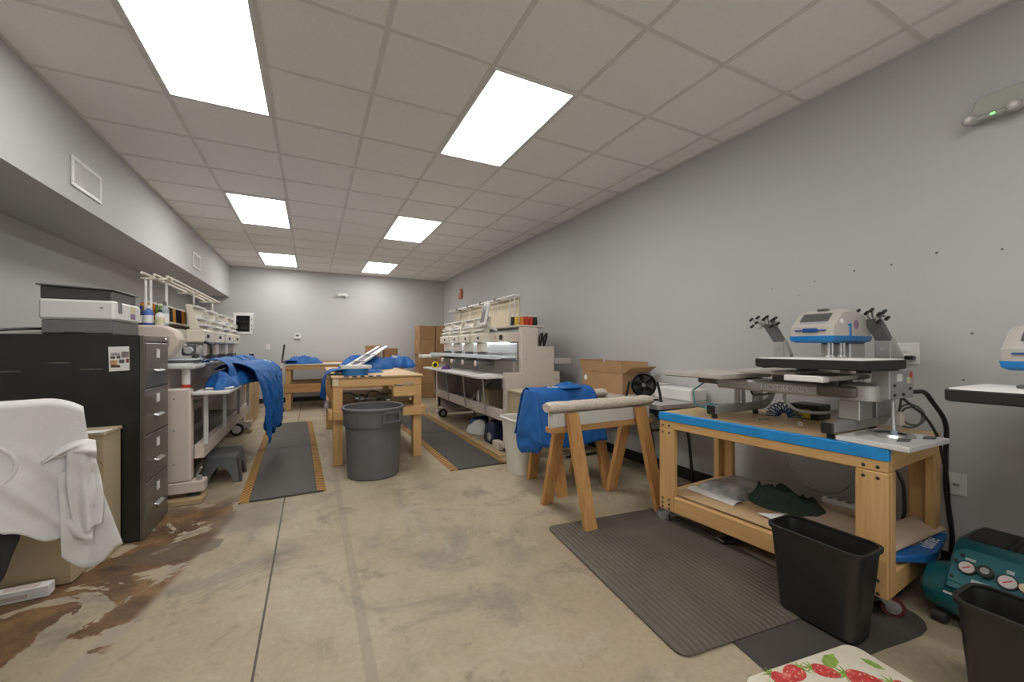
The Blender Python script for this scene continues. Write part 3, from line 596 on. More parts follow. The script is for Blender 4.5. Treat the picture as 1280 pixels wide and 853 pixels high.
# ------------------------------------------------------------------ second press at the right edge on its stand
H2 = thing('heat_press', 'second heat press cut off by the right picture edge, black padded platen with white top', 'heat press', (2.45, .30, .012))
covered_platen(H2, 2.10, .159, 2.52, .629, 1.037)
press_head(H2, 2.42, .30, .566, 1.10)
box('base_plate', GREYM, H2, 2.35, -.25, .70, 2.85, .20, .73); box('pedestal', BEIGE, H2, 2.55, -.20, .05, 2.75, .05, .70, bev=.01); box('pedestal_foot', GREYM, H2, 2.45, -.30, .012, 2.95, .10, .05)
box('platen_post', ALU, H2, 2.36, .06, .73, 2.48, .19, .992); box('swing_column', SILV, H2, 2.66, .06, .73, 2.84, .19, 1.12, bev=.02); box('swing_neck', SILV, H2, 2.60, .06, 1.085, 2.80, .45, 1.13, bev=.02); box('platen_clip', GREYD, H2, 2.30, .40, 1.0395, 2.36, .50, 1.052, bev=.004)
# ------------------------------------------------------------------ things on the worktable shelf
def softbag(c, rx, ry, h, seed, rot, mat, name, **k): return heap(c, rx, ry, h, seed, rot, **k).build(name, mat, ang=60)
t = thing('plastic_bag', 'clear and white plastic bag of folded grey garments at the far end of the shelf', 'bag', (2.56, 1.84, .2195))
a = MB(); a.grid(lambda u, v: Vector((2.36+.42*u, 1.62+.30*v, .2205+.055*min(1, 6*u, 6*v, 6*(1-u), 6*(1-v))**.5+.008*ridge((u*.5, v*.4, 0), 9, 2)*min(1, 8*u, 8*v, 8*(1-u), 8*(1-v)))), 30, 24)
o = a.build('folded_garment', M('crinkled_grey_and_white_film', (.36, .36, .35), .3, var=.55, scale=11, bump=.4, bscale=25), t, ang=60)
a = MB(); a.grid(lambda u, v: Vector((2.30+.10*u, 1.60+.34*v, .2215+.018*math.sin(u*3.1)+.004*noise.noise(Vector((u*4, v*9, 1))))), 10, 24); solid(a.build('bag_edge', WHITE, t, ang=60), .002)
tag(softbag((2.62, 1.50, .2195), .17, .25, .055, 4, -.15, GREENS, 'shirt', amp=.085), 'dark green shirt crumpled in the middle of the worktable shelf', 'shirt')
t = thing('kraft_paper', 'loose brown kraft sheet lying on the shelf behind the slim black bin', 'paper', (2.6, 1.2, .2195))
a = MB(); a.grid(lambda u, v: Vector((2.33+.42*u, .99+.42*v-.05*u, .2215+.012*abs(noise.noise(Vector((u*2.3, v*2, 3))))+.03*max(0, u-.75))), 22, 22); solid(a.build('sheet', KRAFT, t, ang=60), .0015)
a = MB(); a.grid(lambda u, v: Vector((2.30+.07*u, 1.29+.16*v-.1*u, .2235+.02*u*v+.012*v)), 8, 8); solid(a.build('turned_corner', OFFW, t, ang=60), .0015)
t = thing('power_strip', 'white power strip lying at the back of the worktable shelf', 'power strip', (2.80, 1.26, .2195), math.radians(6))
MB().box(-.022, -.10, .035, .022, .10, .062, .004).build('strip_body', WHITE, t, local=True)
MB().box(-.03, -.09, .0, .03, .09, .034, .004).build('paper_block', KRAFT, t, local=True)
for k in range(4): MB().box(-.012, -.085+.045*k, .0615, .012, -.06+.045*k, .0635, .001).build('socket', GREYD, t, local=True)
# kraft roll and flat carton poking out of the near end
t = thing('carton', 'flat brown carton with blue and white printed end sticking out of the shelf', 'carton', (2.62, .90, .2195))
z = .222
MB().prism([(2.36, .98), (2.36, .86), (2.47, .80), (2.56, .79), (2.86, .85), (2.90, .98)], 'z', z, z+.028, .003).build('carton_body', CARDL, t)
MB().prism([(2.355, .866), (2.355, .858), (2.47, .795), (2.56, .786), (2.87, .845), (2.86, .865), (2.57, .86), (2.50, .875)], 'z', z-.001, z+.0295, .001).build('blue_print', M('blue_carton_print', (.01, .13, .40), .4), t)
lettering('uline', .085, frame_mtx((2.655, .845, z+.0297), (1, .12, 0), (-.12, 1, 0)), OFFW, 'white_lettering', t, .0006)
tag(solid((lambda a: a.grid(lambda u, v: Vector((2.37+.53*u, .865+.07*math.sin(v*2.6)-.01*u+.06*v, .262+.04*math.sin(v*math.pi)*(1-.4*u)+.025*v)), 16, 14) and a)(MB()).build('kraft_paper', KRAFT, ang=60), .0015), 'curled brown kraft sheet on top of the blue-printed carton', 'paper')
# black cords hanging under the near end
hose('hanging_cord', 'black bundled cords hanging below the near end of the tabletop', 'cord', [(2.62, 1.0, .64), (2.60, .98, .60), (2.62, .93, .645), (2.67, .96, .60), (2.64, 1.0, .62), (2.65, .96, .56), (2.66, .94, .50), (2.70, .95, .42), (2.76, .97, .33), (2.80, 1.0, .25)], .008, BLACKP, 60)
hose('hanging_cord', 'grey cord looping below the tabletop against the wall above the green shirt', 'cord', [(2.97, 1.70, .64), (2.97, 1.69, .50), (2.965, 1.64, .36), (2.96, 1.55, .27), (2.96, 1.40, .26), (2.96, 1.30, .33), (2.97, 1.22, .5), (2.975, 1.20, .64)], .006, GREYM, 50)
# tape dispenser on the mat
t = thing('tape_dispenser', 'small black tape dispenser on the ribbed mat under the worktable edge', 'tape dispenser', (2.24, 1.60, .0175), -.25)
MB().prism([(-.05, .0), (.08, .0), (.08, .03), (.05, .034), (.02, .018), (-.05, .014)], 'y', -.03, .03, .003).build('dispenser_base', BLACKP, t, local=True); MB().box(-.052, -.028, .014, -.044, .028, .022, .001).build('cutter', STEEL, t, local=True)
# ------------------------------------------------------------------ teal compressor
t = thing('air_compressor', 'teal portable air compressor with gauges on the floor by the right wall', 'air compressor', (2.52, .52, .001))
prof = [(0, -.29), (.06, -.288), (.095, -.27), (.112, -.235), (.115, -.21), (.115, .22), (.112, .25), (.095, .29), (.06, .31), (0, .315)]
prof = [(r*.92, y) for r, y in prof]
MB().lathe((2.51, .50, .138), prof[1:-1], 36, 'y').build('tank', TEALC, t)
c = MB().prism([(2.378, .185), (2.388, .205), (2.505, .345), (2.545, .362), (2.74, .362), (2.76, .34), (2.76, .12), (2.55, .12)], 'y', .18, .715, .012).build('console_housing', TEALC, t, ang=40)
MB().prism([(2.545, .360), (2.57, .374), (2.74, .374), (2.755, .360)], 'y', .175, .69, .004).build('top_grille', BLACKP, c)
for k in range(18): MB().box(2.55, .20+.022*k, .370, 2.70, .208+.022*k, .378, .001).build('grille_rib', RUBBER, c)
sl = Vector((.117, 0, .14)).normalized(); nn = Vector((-sl.z, 0, sl.x)); O = Vector((2.388, 0, .205))
def on(y, a, lift): return O+sl*a+Vector((0, y, 0))+nn*lift
mb = MB(); F = [on(y, a, .0005) for y, a in ((.705, .01), (.705, .14), (.675, .165), (.20, .165), (.20, .01))]; G = [p+nn*.004 for p in F]; mb.loft([F, G]); mb.build('control_panel', M('teal_panel', (.014, .125, .145), .4), c)
def dial(y, a, r, nm, m1, m2):
    p = on(y, a, .004); g_ = MB().tube([p, p+nn*.012], r, 28).build(nm, m1, c); MB().tube([p+nn*.010, p+nn*.0135], r*.84, 28).build('face', m2, g_)
    if m2 is OFFW or m2.name.startswith('gauge'): MB().beam(p+nn*.0138-sl*r*.3+Vector((0, r*.4, 0)), p+nn*.0138+sl*r*.3-Vector((0, r*.4, 0)), .004, .001, nn, 0).build('needle', RED, g_)
GF = M('gauge_face', (.60, .54, .52), .4)
dial(.658, .082, .027, 'pressure_gauge', BLACKP, GF); dial(.548, .078, .029, 'pressure_gauge', BLACKP, GF)
p = on(.605, .085, .004); k = MB().tube([p, p+nn*.03], .022, 10, r2=.024).build('regulator_knob', BLACKP, c); MB().tube([p+nn*.029, p+nn*.033], .013, 16).build('knob_cap', M('grey_cap', (.3, .3, .3), .4), k)
for y in (.50, .44): p = on(y, .07, .004); MB().tube([p, p+nn*.035], .017, 20, r2=.016).build('hose_coupler', M('brass_coupler', (.60, .48, .33), .35, .7), c)
for y, a, w_, h_ in ((.655, .122, .03, .010), (.548, .122, .02, .014), (.615, .035, .05, .018), (.565, .033, .045, .016), (.515, .026, .04, .010)):
    P = [on(y+dy*w_/2, a+da*h_/2, .0047) for dy, da in ((-1, -1), (1, -1), (1, 1), (-1, 1))]; MB().loft([P, [q+nn*.0006 for q in P]]).build('caption', M('caption_grey', (.40, .46, .46), .5), c)
for y, a in ((.695, .03), (.68, .13), (.695, .10)): p = on(y, a, .004); MB().tube([p, p+nn*.004], .007, 12).build('panel_screw', RUBBER, c)
MB().box(2.402, .66, .150, 2.405, .72, .158, 0).build('tank_mark', OFFW, t); MB().box(2.400, .55, .085, 2.412, .66, .14, .003).build('rating_plate', M('plate_frame', (.5, .5, .46), .5), t)
for y in (.74, .30):
    MB().box(2.45, y-.02, .02, 2.56, y+.02, .060, .008).build('tank_bracket', BLACKP, t)
    MB().cyl((2.44, y-.022, .026), (2.44, y+.022, .026), .024).build('rubber_foot', RUBBER, t); MB().cyl((2.57, y-.022, .026), (2.57, y+.022, .026), .024).build('rubber_foot', RUBBER, t)
MB().tube([(2.44, .68, .026), (2.44, .35, .026)], .010, 10).build('skid_bar', RUBBER, t)
# ------------------------------------------------------------------ sawhorses
def sawhorse(label, cx, cy, L, rot, feet=.27, inset=.15, splay=.0):
    t = thing('sawhorse', label, 'sawhorse', (cx, cy, 0), rot, 'carpet-topped sawhorses'); h = L/2
    MB().box(-h, -.045, .600, h, .045, .640, .004).build('cross_board', OAKX, t, local=True)
    MB().box(-h+.012, -.032, .6405, h-.02, .032, .735, .003).build('white_beam', M('white_painted_board', (.62, .60, .56), .5, var=.06), t, local=True)
    rr = []
    for i in range(33):
        x = -h-.02+(2*h+.035)*i/32; e = 1 if 0 < i < 32 else .8
        rr.append([(x, .062*e*math.cos(a)*(1+.04*noise.noise(Vector((x*9, a, cx)))), .772+.040*e*math.sin(a)*(1.0 if math.sin(a) > 0 else .85)+.006*noise.noise(Vector((x*11, a*1.5, cx+3)))) for a in [2*math.pi*k/18 for k in range(18)]])
    MB().loft(rr).build('carpet_pad', CARPET, t, local=True, ang=60)
    for sx in (-1, 1):
        for sy in (-1, 1):
            top = Vector((sx*(h-inset), sy*.058, .735)); foot = Vector((sx*(h-inset+splay), sy*feet, 0)); d = (foot-top).normalized()
            a = Vector((1, 0, 0)); m = MB(); hw = .044; th = .019; n = d.cross(a).normalized()
            P = lambda q, s1, s2: q+a*hw*s1+n*th*s2
            def cut(q, z):  # keep ends horizontal
                return [Vector((p.x, p.y, p.z))+d*((z-p.z)/d.z) for p in (P(q, -1, -1), P(q, 1, -1), P(q, 1, 1), P(q, -1, 1))]
            m.loft([cut(foot, .001), cut(foot, .012), cut(top, .729), cut(top, .735)])
            l = m.build('leg', OAKZ, t, local=True)
    return t
sawhorse('pine sawhorse with oatmeal carpet pad and bare top, standing by the ribbed mat', 1.92, 2.37, .93, math.radians(1.0), feet=.265)
sawhorse('second pine sawhorse, behind the bare one, with the blue shirt laid over it', 2.02, 2.95, .76, 0, feet=.25)
# blue shirt over the rear sawhorse
t = thing('shirt', 'royal blue shirt draped over the rear sawhorse', 'shirt', (1.9, 2.95, .82))
pa = [(0, 2.70, .40), (0, 2.765, .58), (0, 2.845, .775), (0, 2.90, .832), (0, 2.95, .842), (0, 3.01, .832), (0, 3.07, .76), (0, 3.12, .58), (0, 3.16, .42)]
o = drape(pa, (1, 0, 0), 1.61, 2.22, .022, 2.2, 2.2, 44, 48, .008, (1, 1), .06, .04).build('shirt_body', BLUE, t, ang=60); solid(o, .006)
# end of shirt sagging over the sawhorse end
def f(u, v):
    th = math.pi*(1.5-1.0*u); R = .10+.06*v; z = .835-.46*v-.04*math.sin(u*math.pi)*v
    x = 1.635-(.03+.05*math.sin(v*1.75))*max(0, -math.cos(th))-.00*v; y = 2.93+(.10+.135*v)*math.sin(th)*(1-.25*max(0, v-.8)*5)
    k = ridge((x, y, z), 8, 5); return Vector((x-.014*k*v, y, z+.03*noise.noise(Vector((u*5, v*2, 4)))*v))
o = MB().grid(f, 30, 26).build('hanging_end', BLUE, t, ang=60); solid(o, .006, 1)
hp = heap((2.02, 2.96, .838), .17, .10, .035, 6, .2, .03, 36, 12).build('collar_fold', BLUE, t, ang=60)
MB().box(1.80, 2.905, .8475, 1.885, 2.955, .851, .001, mat=Matrix.Rotation(0, 4, 'Z')).build('neck_label', OFFW, t); MB().box(1.815, 2.915, .851, 1.84, 2.945, .8518, 0).build('label_print', BLACKP, t)
# ------------------------------------------------------------------ folding table by the wall
t = thing('folding_table', 'grey-topped folding table with black legs along the right wall', 'folding table', (2.71, 3.0, 0))
MB().loft([rrect(2.42, 2.30, 3.0, 3.72, .700, .03), rrect(2.42, 2.30, 3.0, 3.72, .733, .03), rrect(2.424, 2.304, 2.996, 3.716, .735, .03)]).build('tabletop', M('speckled_grey_laminate', (.46, .45, .42), .45), t)
box('apron', BLACKP, t, 2.46, 2.36, .655, 2.96, 3.66, .699)
for y, s in ((2.42, 1), (3.58, -1)):
    m = MB(); 
    for x in (2.50, 2.92): m.tube([(x, y+.1*s, .66), (x, y+.02*s, .40), (x, y-.02*s, .0151)], .013, 10)
    m.tube([(2.44, y-.02*s, .0145), (2.98, y-.02*s, .0145)], .013, 10).tube([(2.50, y+.05*s, .5), (2.92, y+.05*s, .5)], .010, 8); m.tube([(2.71, y+.05*s, .5), (2.71, y+.30*s, .66)], .010, 8); m.build('leg_frame', BLACKP, t)
# open carton
def open_box(name, label, cat, x0, y0, x1, y1, z0, h, mat, flaps, rot=0, group=None, th=.006):
    cx, cy = (x0+x1)/2, (y0+y1)/2; t = thing(name, label, cat, (cx, cy, z0), rot, group); a, b = (x1-x0)/2, (y1-y0)/2
    m = MB(); m.box(-a, -b, .0, a, b, th, 0).box(-a, -b, th, -a+th, b, h, 0).box(a-th, -b, th, a, b, h, 0).box(-a+th, -b, th, a-th, -b+th, h, 0).box(-a+th, b-th, th, a-th, b, h, 0); m.build('carton_walls', mat, t, local=True)
    for side, ln, ang in flaps:
        f = MB(); ca, sa = math.cos(ang)*ln, math.sin(ang)*ln
        e = {'-x': ((-a, -b), (-a, b), (-1, 0)), 'x': ((a, -b), (a, b), (1, 0)), '-y': ((-a, -b), (a, -b), (0, -1)), 'y': ((-a, b), (a, b), (0, 1))}[side]
        P = [Vector((*e[0], h)), Vector((*e[1], h)), Vector((e[1][0]+e[2][0]*ca, e[1][1]+e[2][1]*ca, h+sa)), Vector((e[0][0]+e[2][0]*ca, e[0][1]+e[2][1]*ca, h+sa))]
        n_ = (P[1]-P[0]).cross(P[2]-P[1]).normalized()*th*.5; f.loft([[p-n_ for p in P], [p+n_ for p in P]]); f.build('flap', mat, t, local=True)
    return t
t = open_box('carton', 'open brown carton on the grey folding table behind the black fan', 'carton', 2.66, 2.98, 2.97, 3.62, .7355, .20, CARD, (('-x', .11, 1.45), ('y', .13, 1.2), ('-y', .14, .5), ('x', .11, 1.5)))
MB().lathe((-.157, .255, .13), [(.028, .0), (.026, -.003)], 20, 'x').build('sticker', OFFW, t, local=True)
# fan
t = thing('desk_fan', 'round black desk fan on the folding table behind the bare sawhorse', 'fan', (2.53, 2.58, .7355), math.radians(-40))
c = Vector((0, 0, .135)); fr = MB(); fr.lathe((0, -.045, .135), [(.06, .09), (.095, .075), (.104, .03), (.104, .0), (.098, -.012), (.092, .0), (.092, .03), (.085, .06)], 36, 'y', True, False); fr.build('fan_drum', BLACKP, t, local=True)
g_ = MB()
for r in (.018, .034, .050, .066, .082): g_.tube([(r*math.cos(a), -.058+.10*(r/.1)**2*.12, .135+r*math.sin(a)) for a in [2*math.pi*k/28 for k in range(28)]], .0016, 6, True)
for k in range(12): a = k*math.pi/6; g_.tube([(.014*math.cos(a), -.058, .135+.014*math.sin(a)), (.094*math.cos(a), -.048, .135+.094*math.sin(a))], .0016, 6)
g_.build('front_grille', BLACKP, t, local=True); MB().lathe((0, -.062, .135), [(.017, .01), (.018, .0), (.014, -.004)], 18, 'y').build('grille_badge', GREYD, t, local=True)
for k in range(5):
    b = MB(); a0 = k*2*math.pi/5
    b.grid(lambda u, v: Vector(((.018+.068*u)*math.cos(a0+.55*(v-.5)*(1+.6*u)), -.02+.016*(v-.5)*2, .135+(.018+.068*u)*math.sin(a0+.55*(v-.5)*(1+.6*u)))), 6, 5); solid(b.build('fan_blade', GREYD, t, local=True), .002)
MB().lathe((0, .0, .135), [(.02, -.03), (.022, .0), (.04, .02), (.04, .04)], 20, 'y').build('motor_hub', BLACKP, t, local=True)
m = MB()
for s in (-1, 1): m.tube(spline([(s*.112, 0, .16), (s*.122, .0, .12), (s*.135, 0, .06), (s*.142, 0, .012)], 12), .011, 10)
m.box(-.15, -.06, .0005, -.125, .06, .014, .004).box(.125, -.06, .0005, .15, .06, .014, .004).box(-.125, .035, .0005, .125, .055, .012, .003); m.build('stand', BLACKP, t, local=True)
def carton(name, label, cat, x0, y0, x1, y1, z0, h, mat, rot=0, group=None, seam=None, tape=None):
    t = thing(name, label, cat, ((x0+x1)/2, (y0+y1)/2, z0), rot, group); a, b = (x1-x0)/2, (y1-y0)/2
    MB().box(-a, -b, 0, a, b, h, .009).build('carton_body', mat, t, local=True)
    if seam: MB().box(-a-.001, -.025, h*.72, -a+.002, .025, h+.001, 0).box(-a, -.025, h-.001, a, .025, h+.001, 0).build('tape_strip', seam, t, local=True)
    return t
carton('white_box', 'long low white box on the folding table beside the far bare platen', 'box', 2.80, 2.32, 2.99, 2.72, .7355, .10, OFFW, seam=None)
carton('white_box', 'small white box with grey lid behind the black fan', 'box', 2.84, 2.76, 3.0, 2.94, .7355, .10, OFFW)
tag(MB().box(2.62, 2.68, .852, 2.99, 2.93, .862, .002, mat=Matrix.Identity(4)).build('grey_tray', WHITE) if False else MB().box(2.80, 2.74, .836, 3.01, 2.97, .85, .002).build('flat_tray', WHITE), 'flat white tray resting on the small white box behind the fan', 'tray')
# ------------------------------------------------------------------ white bin, tan cabinet
t = thing('waste_bin', 'tall white plastic bin between the right embroidery machine and the sawhorses', 'waste bin', (1.815, 3.42, 0))
def L(k, z, ins=0): a, b = .125+.045*k-ins, .145+.045*k-ins; return [(1.815+x, 3.42+y, zz) for x, y, zz in rrect(-a, -b, a, b, z, .09, 7)]
IV = M('ivory_plastic', (.68, .65, .57), .45)
MB().loft([L(0, .003), L(.02, .02), L(1, .52), L(1, .52, .004), L(.05, .03, .006)], True, True).build('bin_body', IV, t)
MB().loft([L(1, .505, -.012), L(1, .522, -.014), L(1, .528, -.006), L(1, .522, .004), L(1, .51, .001)], wrap=True).build('rim', IV, t)
t = thing('cabinet', 'low tan metal cabinet behind the white bin and blue-draped sawhorse', 'cabinet', (2.28, 3.87, 0))
box('cabinet_body', TAN, t, 1.96, 3.74, .0, 2.62, 4.03, .70); box('cabinet_top', M('tan_laminate', (.52, .44, .31), .4), t, 1.945, 3.725, .7005, 2.635, 4.04, .725)
for x in (1.965, 2.295): d = box('door', TAN, t, x, 3.729, .05, x+.32, 3.7395, .685); box('handle', STEEL, d, x+.14, 3.718, .60, x+.20, 3.7285, .612)
# ------------------------------------------------------------------ embroidery machines
def spool(name, x, y, z, mat, label, group, h=.115, r=.028):
    t = thing(name, label, 'thread spool', (x, y, z), 0, group)
    MB().lathe((x, y, z), [(r*.95, .0), (r, .004), (r*.86, h*.86), (r*.5, h*.88)], 16).build('thread', mat, t)
    MB().lathe((x, y, z), [(r*.5, h*.87), (r*.42, h)], 12).build('cone_tip', WHITE, t); return t
# ---- right machine, faces the room (-X)
R = thing('embroidery_machine', 'beige four-head embroidery machine with cream back board along the right wall', 'embroidery machine', (2.3, 5.5, 0))
ep = [(1.95, .10), (2.67, .10), (2.67, .90), (2.59, .90), (2.59, 1.20), (2.36, 1.20), (2.36, 1.42), (2.15, 1.42), (2.15, .90), (1.95, .90)]
MB().prism(ep, 'y', 4.08, 4.16, .006).build('end_panel', BEIGE, R); MB().prism(ep, 'y', 6.84, 6.92, .006).build('end_panel', BEIGE, R)
for z, x in ((.80, 2.0), (.80, 2.62), (.45, 2.0), (.45, 2.62), (1.05, 2.2), (1.1, 2.54), (1.33, 2.25)): MB().lathe((x, 4.0795, z), [(.008, 0), (.007, -.003)], 10, 'y').build('panel_screw', GREYM, R)
MB().loft([rrect(1.68, 4.17, 2.40, 6.83, .834, .10), rrect(1.68, 4.17, 2.40, 6.83, .855, .10), rrect(1.684, 4.174, 2.396, 6.826, .858, .10)]).build('table_top', M('pale_grey_table_laminate', (.60, .58, .53), .4), R)
for y in (4.45, 5.15, 5.9, 6.6): MB().tube([(1.86, y, .395), (1.82, y, .834)], .012, 10).build('table_strut', STEEL, R)
box('front_rail', BEIGE, R, 1.915, 4.161, .355, 1.975, 6.839, .47); box('rear_rail', BEIGE, R, 2.60, 4.161, .355, 2.66, 6.839, .47)
box('under_shelf', M('machine_shelf_grey', (.30, .27, .24), .5), R, 1.98, 4.17, .37, 2.595, 6.83, .385)
box('motor_cover', M('taupe_panel', (.27, .235, .205), .5), R, 2.30, 5.55, .39, 2.58, 6.80, .83); box('drive_housing', M('taupe_panel_light', (.40, .355, .32), .5), R, 2.25, 4.20, .39, 2.55, 4.62, .72)
MB().beam((2.10, 5.55, .42), (2.10, 4.75, .82), .06, .04, (1, 0, 0)).build('diagonal_brace', M('taupe_brace', (.28, .25, .22), .5), R)
box('bed_trough', M('taupe_bed', (.34, .30, .27), .5), R, 2.10, 4.20, .862, 2.50, 6.80, 1.03)
for i, y in enumerate((4.78, 5.26, 5.74, 6.22)):
    MB().tube([(2.10, y, .985), (1.86, y, .985)], .036, 16).build('bed_arm', M('bed_arm_grey', (.22, .2, .19), .5), R); MB().lathe((1.86, y, .985), [(.034, 0), (.036, -.01), (.022, -.018)], 18, 'x').build('arm_cap', M('pinkish_white_cap', (.66, .55, .49), .5), R)
    MB().box(1.90, y-.035, 1.022, 2.05, y+.035, 1.05, .003).build('needle_plate', GREYD, R)
for x0, x1, z0, z1, m_ in ((1.86, 1.93, 1.052, 1.095, BEDW), (1.98, 2.12, 1.060, 1.085, BEDW), (2.12, 2.145, 1.03, 1.13, STEEL)): box('frame_rail', m_, R, x0, 4.165, z0, x1, 6.95, z1)
box('splash_panel', M('bright_steel_panel', (.66, .68, .69), .25, .5), R, 2.149, 4.20, 1.09, 2.17, 6.80, 1.24)
box('head_beam', BEIGE, R, 2.05, 4.165, 1.245, 2.34, 6.835, 1.365, bev=.012)
box('led_strip', LED, R, 2.06, 4.25, 1.236, 2.075, 6.75, 1.2445, bev=0)
cv = box('dial_cover', CREAM, R, 1.985, 4.17, 1.252, 2.049, 4.60, 1.36, bev=.008); MB().lathe((1.984, 4.27, 1.305), [(.030, .0), (.028, -.02), (.01, -.022)], 20, 'x').build('dial', BLACKP, cv); box('red_mark', REDL, cv, 1.982, 4.44, 1.29, 1.986, 4.462, 1.325, bev=0)
def head(par, x, y, s, zb):
    """embroidery head; s = +1 faces -X, s = -1 faces +X"""
    X = lambda a: x+a*s
    def bx(n, m_, a0, b0, z0, a1, b1, z1, p=par, bev=.006): 
        xs = sorted((X(a0), X(a1))); return box(n, m_, p, xs[0], y+b0, zb+z0, xs[1], y+b1, zb+z1, bev=bev)
    h = bx('head_case', CREAM, 0, -.20, 0, .135, .20, .118, bev=.012)
    bx('needle_case', BEIGE, .03, -.075, -.115, .13, .075, -.001, h); bx('presser_block', GREYD, .04, -.06, -.155, .12, .06, -.116, h)
    for b in (-.045, -.015, .015, .045): bx('needle', STEEL, .055, b-.004, -.172, .063, b+.004, -.156, h, 0)
    bx('side_gap_guard', GREYD, .10, .085, -.07, .13, .19, -.001, h, .002)
    MB().lathe((X(-.001), y-.08, zb+.06), [(.016, .0), (.014, -.014*s)], 14, 'x').build('tension_knob', BLACKP, h)
    # sloping tension board with three ledges
    pr = [(X(.03), zb+.1185), (X(.105), zb+.1185), (X(.135), zb+.335), (X(.095), zb+.335)]
    p = MB().prism(pr, 'y', y-.19, y+.17, .004).build('tension_board', CREAM, h)
    for k, zz in enumerate((.15, .205, .31)):
        a = .03+(zz-.1185)/.2165*.065; xs = sorted((X(a-.035), X(a+.01))); MB().box(xs[0], y-.175, zb+zz, xs[1], y+.15, zb+zz+.017, .004).build('ledge', WHITE, p)
        for b in (-.14, -.1, -.06, -.02, .02, .06, .1): 
            if k != 1: continue
            MB().lathe((X(a-.036), y+b, zb+zz+.03), [(.010, .006*s), (.010, -.003*s)], 10, 'x').build('tension_disc', STEEL, p)
    bx('bracket_clip', BLACKP, .10, .165, .27, .16, .20, .31, p, .003)
    return h
for y in (4.86, 5.34, 5.82, 6.30): head(R, 1.90, y, 1, 1.245)
# thread tray, back board, guide rail
box('thread_tray', CREAM, R, 2.15, 4.18, 1.43, 2.52, 6.9, 1.45); box('back_board', CREAM2, R, 2.40, 4.62, 1.4505, 2.415, 7.2, 1.845)
MB().tube([(2.30, 4.55, 1.85), (2.30, 7.3, 1.85)], .012, 8).tube([(2.36, 4.55, 1.855), (2.36, 7.3, 1.855)], .012, 8).build('guide_rail', WHITE, R)
for y in (4.62, 4.75): MB().tube([(2.33, y, 1.45), (2.33, y, 1.85)], .009, 8).build('rack_post', STEEL, R)
for y in (5.15, 5.7, 6.25, 6.8): MB().box(2.28, y-.02, 1.835, 2.38, y+.02, 1.87, .004).build('rail_clamp', GREYD, R); MB().tube([(2.33, y, 1.45), (2.33, y, 1.85)], .006, 8).build('rack_post', CREAM, R)
# control screen
a = MB().tube([(2.10, 4.66, 1.40), (2.0, 4.66, 1.45), (1.95, 4.66, 1.52)], .016, 10).build('screen_arm', WHITE, R)
s = thing  # alias kept out of the scene
m4 = frame_mtx((1.94, 4.67, 1.60), (.10, 1, 0), (.22, 0, 1))
sc_ = MB().box(-.11, -.145, -.016, .11, .145, .016, .008, mat=m4).build('control_screen', WHITE, a); MB().box(-.085, -.11, -.019, .085, .12, -.0165, .001, mat=m4).build('screen_glass', LCD, sc_); MB().box(-.085, -.11, .0165, .085, .12, .019, .001, mat=m4).build('screen_glass', LCD, sc_)
# near end details
box('side_tray', M('tray_grey', (.40, .38, .35), .5), R, 2.595, 4.10, 1.02, 2.86, 4.50, 1.045); box('tray_lip', M('tray_lip', (.46, .42, .39), .5), R, 2.60, 4.09, .99, 2.84, 4.10, 1.06)
for x in (2.44, 2.50): MB().tube(spline([(x, 4.17, 1.205), (x-.02, 4.14, 1.30), (x+.03, 4.16, 1.355), (x+.05, 4.2, 1.30), (x+.03, 4.22, 1.205)], 16), .012, 8).build('cable_loop', BLACKP, R)
for y0 in (4.09, 6.75):
    box('foot_bar', BEIGE, R, 1.93, y0, .055, 2.70, y0+.09, .0995); 
    for x in (2.02, 2.62): MB().lathe((x, y0+.045, .001), [(.03, 0), (.028, .012), (.012, .014), (.012, .054)], 16).build('levelling_foot', GREYD, R)
for x, y in ((1.99, 6.64),):
    wl = MB().tube([(x, y-.02, .075), (x, y+.02, .075)], .072, 26).build('caster_wheel', RUBBER, R); MB().tube([(x, y-.024, .075), (x, y+.024, .075)], .036, 20).build('hub', STEEL, wl)
    MB().box(x-.035, y-.03, .15, x+.035, y+.16, .165, .002).box(x-.03, y-.02, .07, x-.025, y+.02, .15, .001).build('caster_fork', BEIGE, R)
    MB().box(x-.02, y+.20, .165, x+.02, y+.23, .355, .002).build('caster_post', BEIGE, R)
box('far_tray', WHITE, R, 1.72, 6.97, 1.0, 2.05, 7.25, 1.06, bev=.01); MB().box(1.80, 6.84, 1.02, 1.86, 6.99, 1.05, .003).build('tray_bracket', WHITE, R)
SPG = 'thread spools on the right machine'
for k, (x, y, c, w_) in enumerate(((2.20, 4.30, 9, 'olive-yellow'), (2.26, 4.28, 5, 'orange'), (2.32, 4.28, 6, 'red'), (2.38, 4.28, 6, 'dark red'), (2.44, 4.28, 2, 'black'), (2.20, 4.40, 2, 'black'))):
    spool('thread_spool', x, y, 1.4505, THREADS[c], ['yellow thread spool, leftmost of the front row on the right machine', 'orange thread spool on the right machine beside the yellow one', 'red thread spool on the right machine beside the orange one', 'second red thread spool on the right machine, next to the black one', 'black thread spool at the wall end of the right machine thread tray', 'black thread spool behind the yellow one on the right machine'][k], SPG, .125, .029)
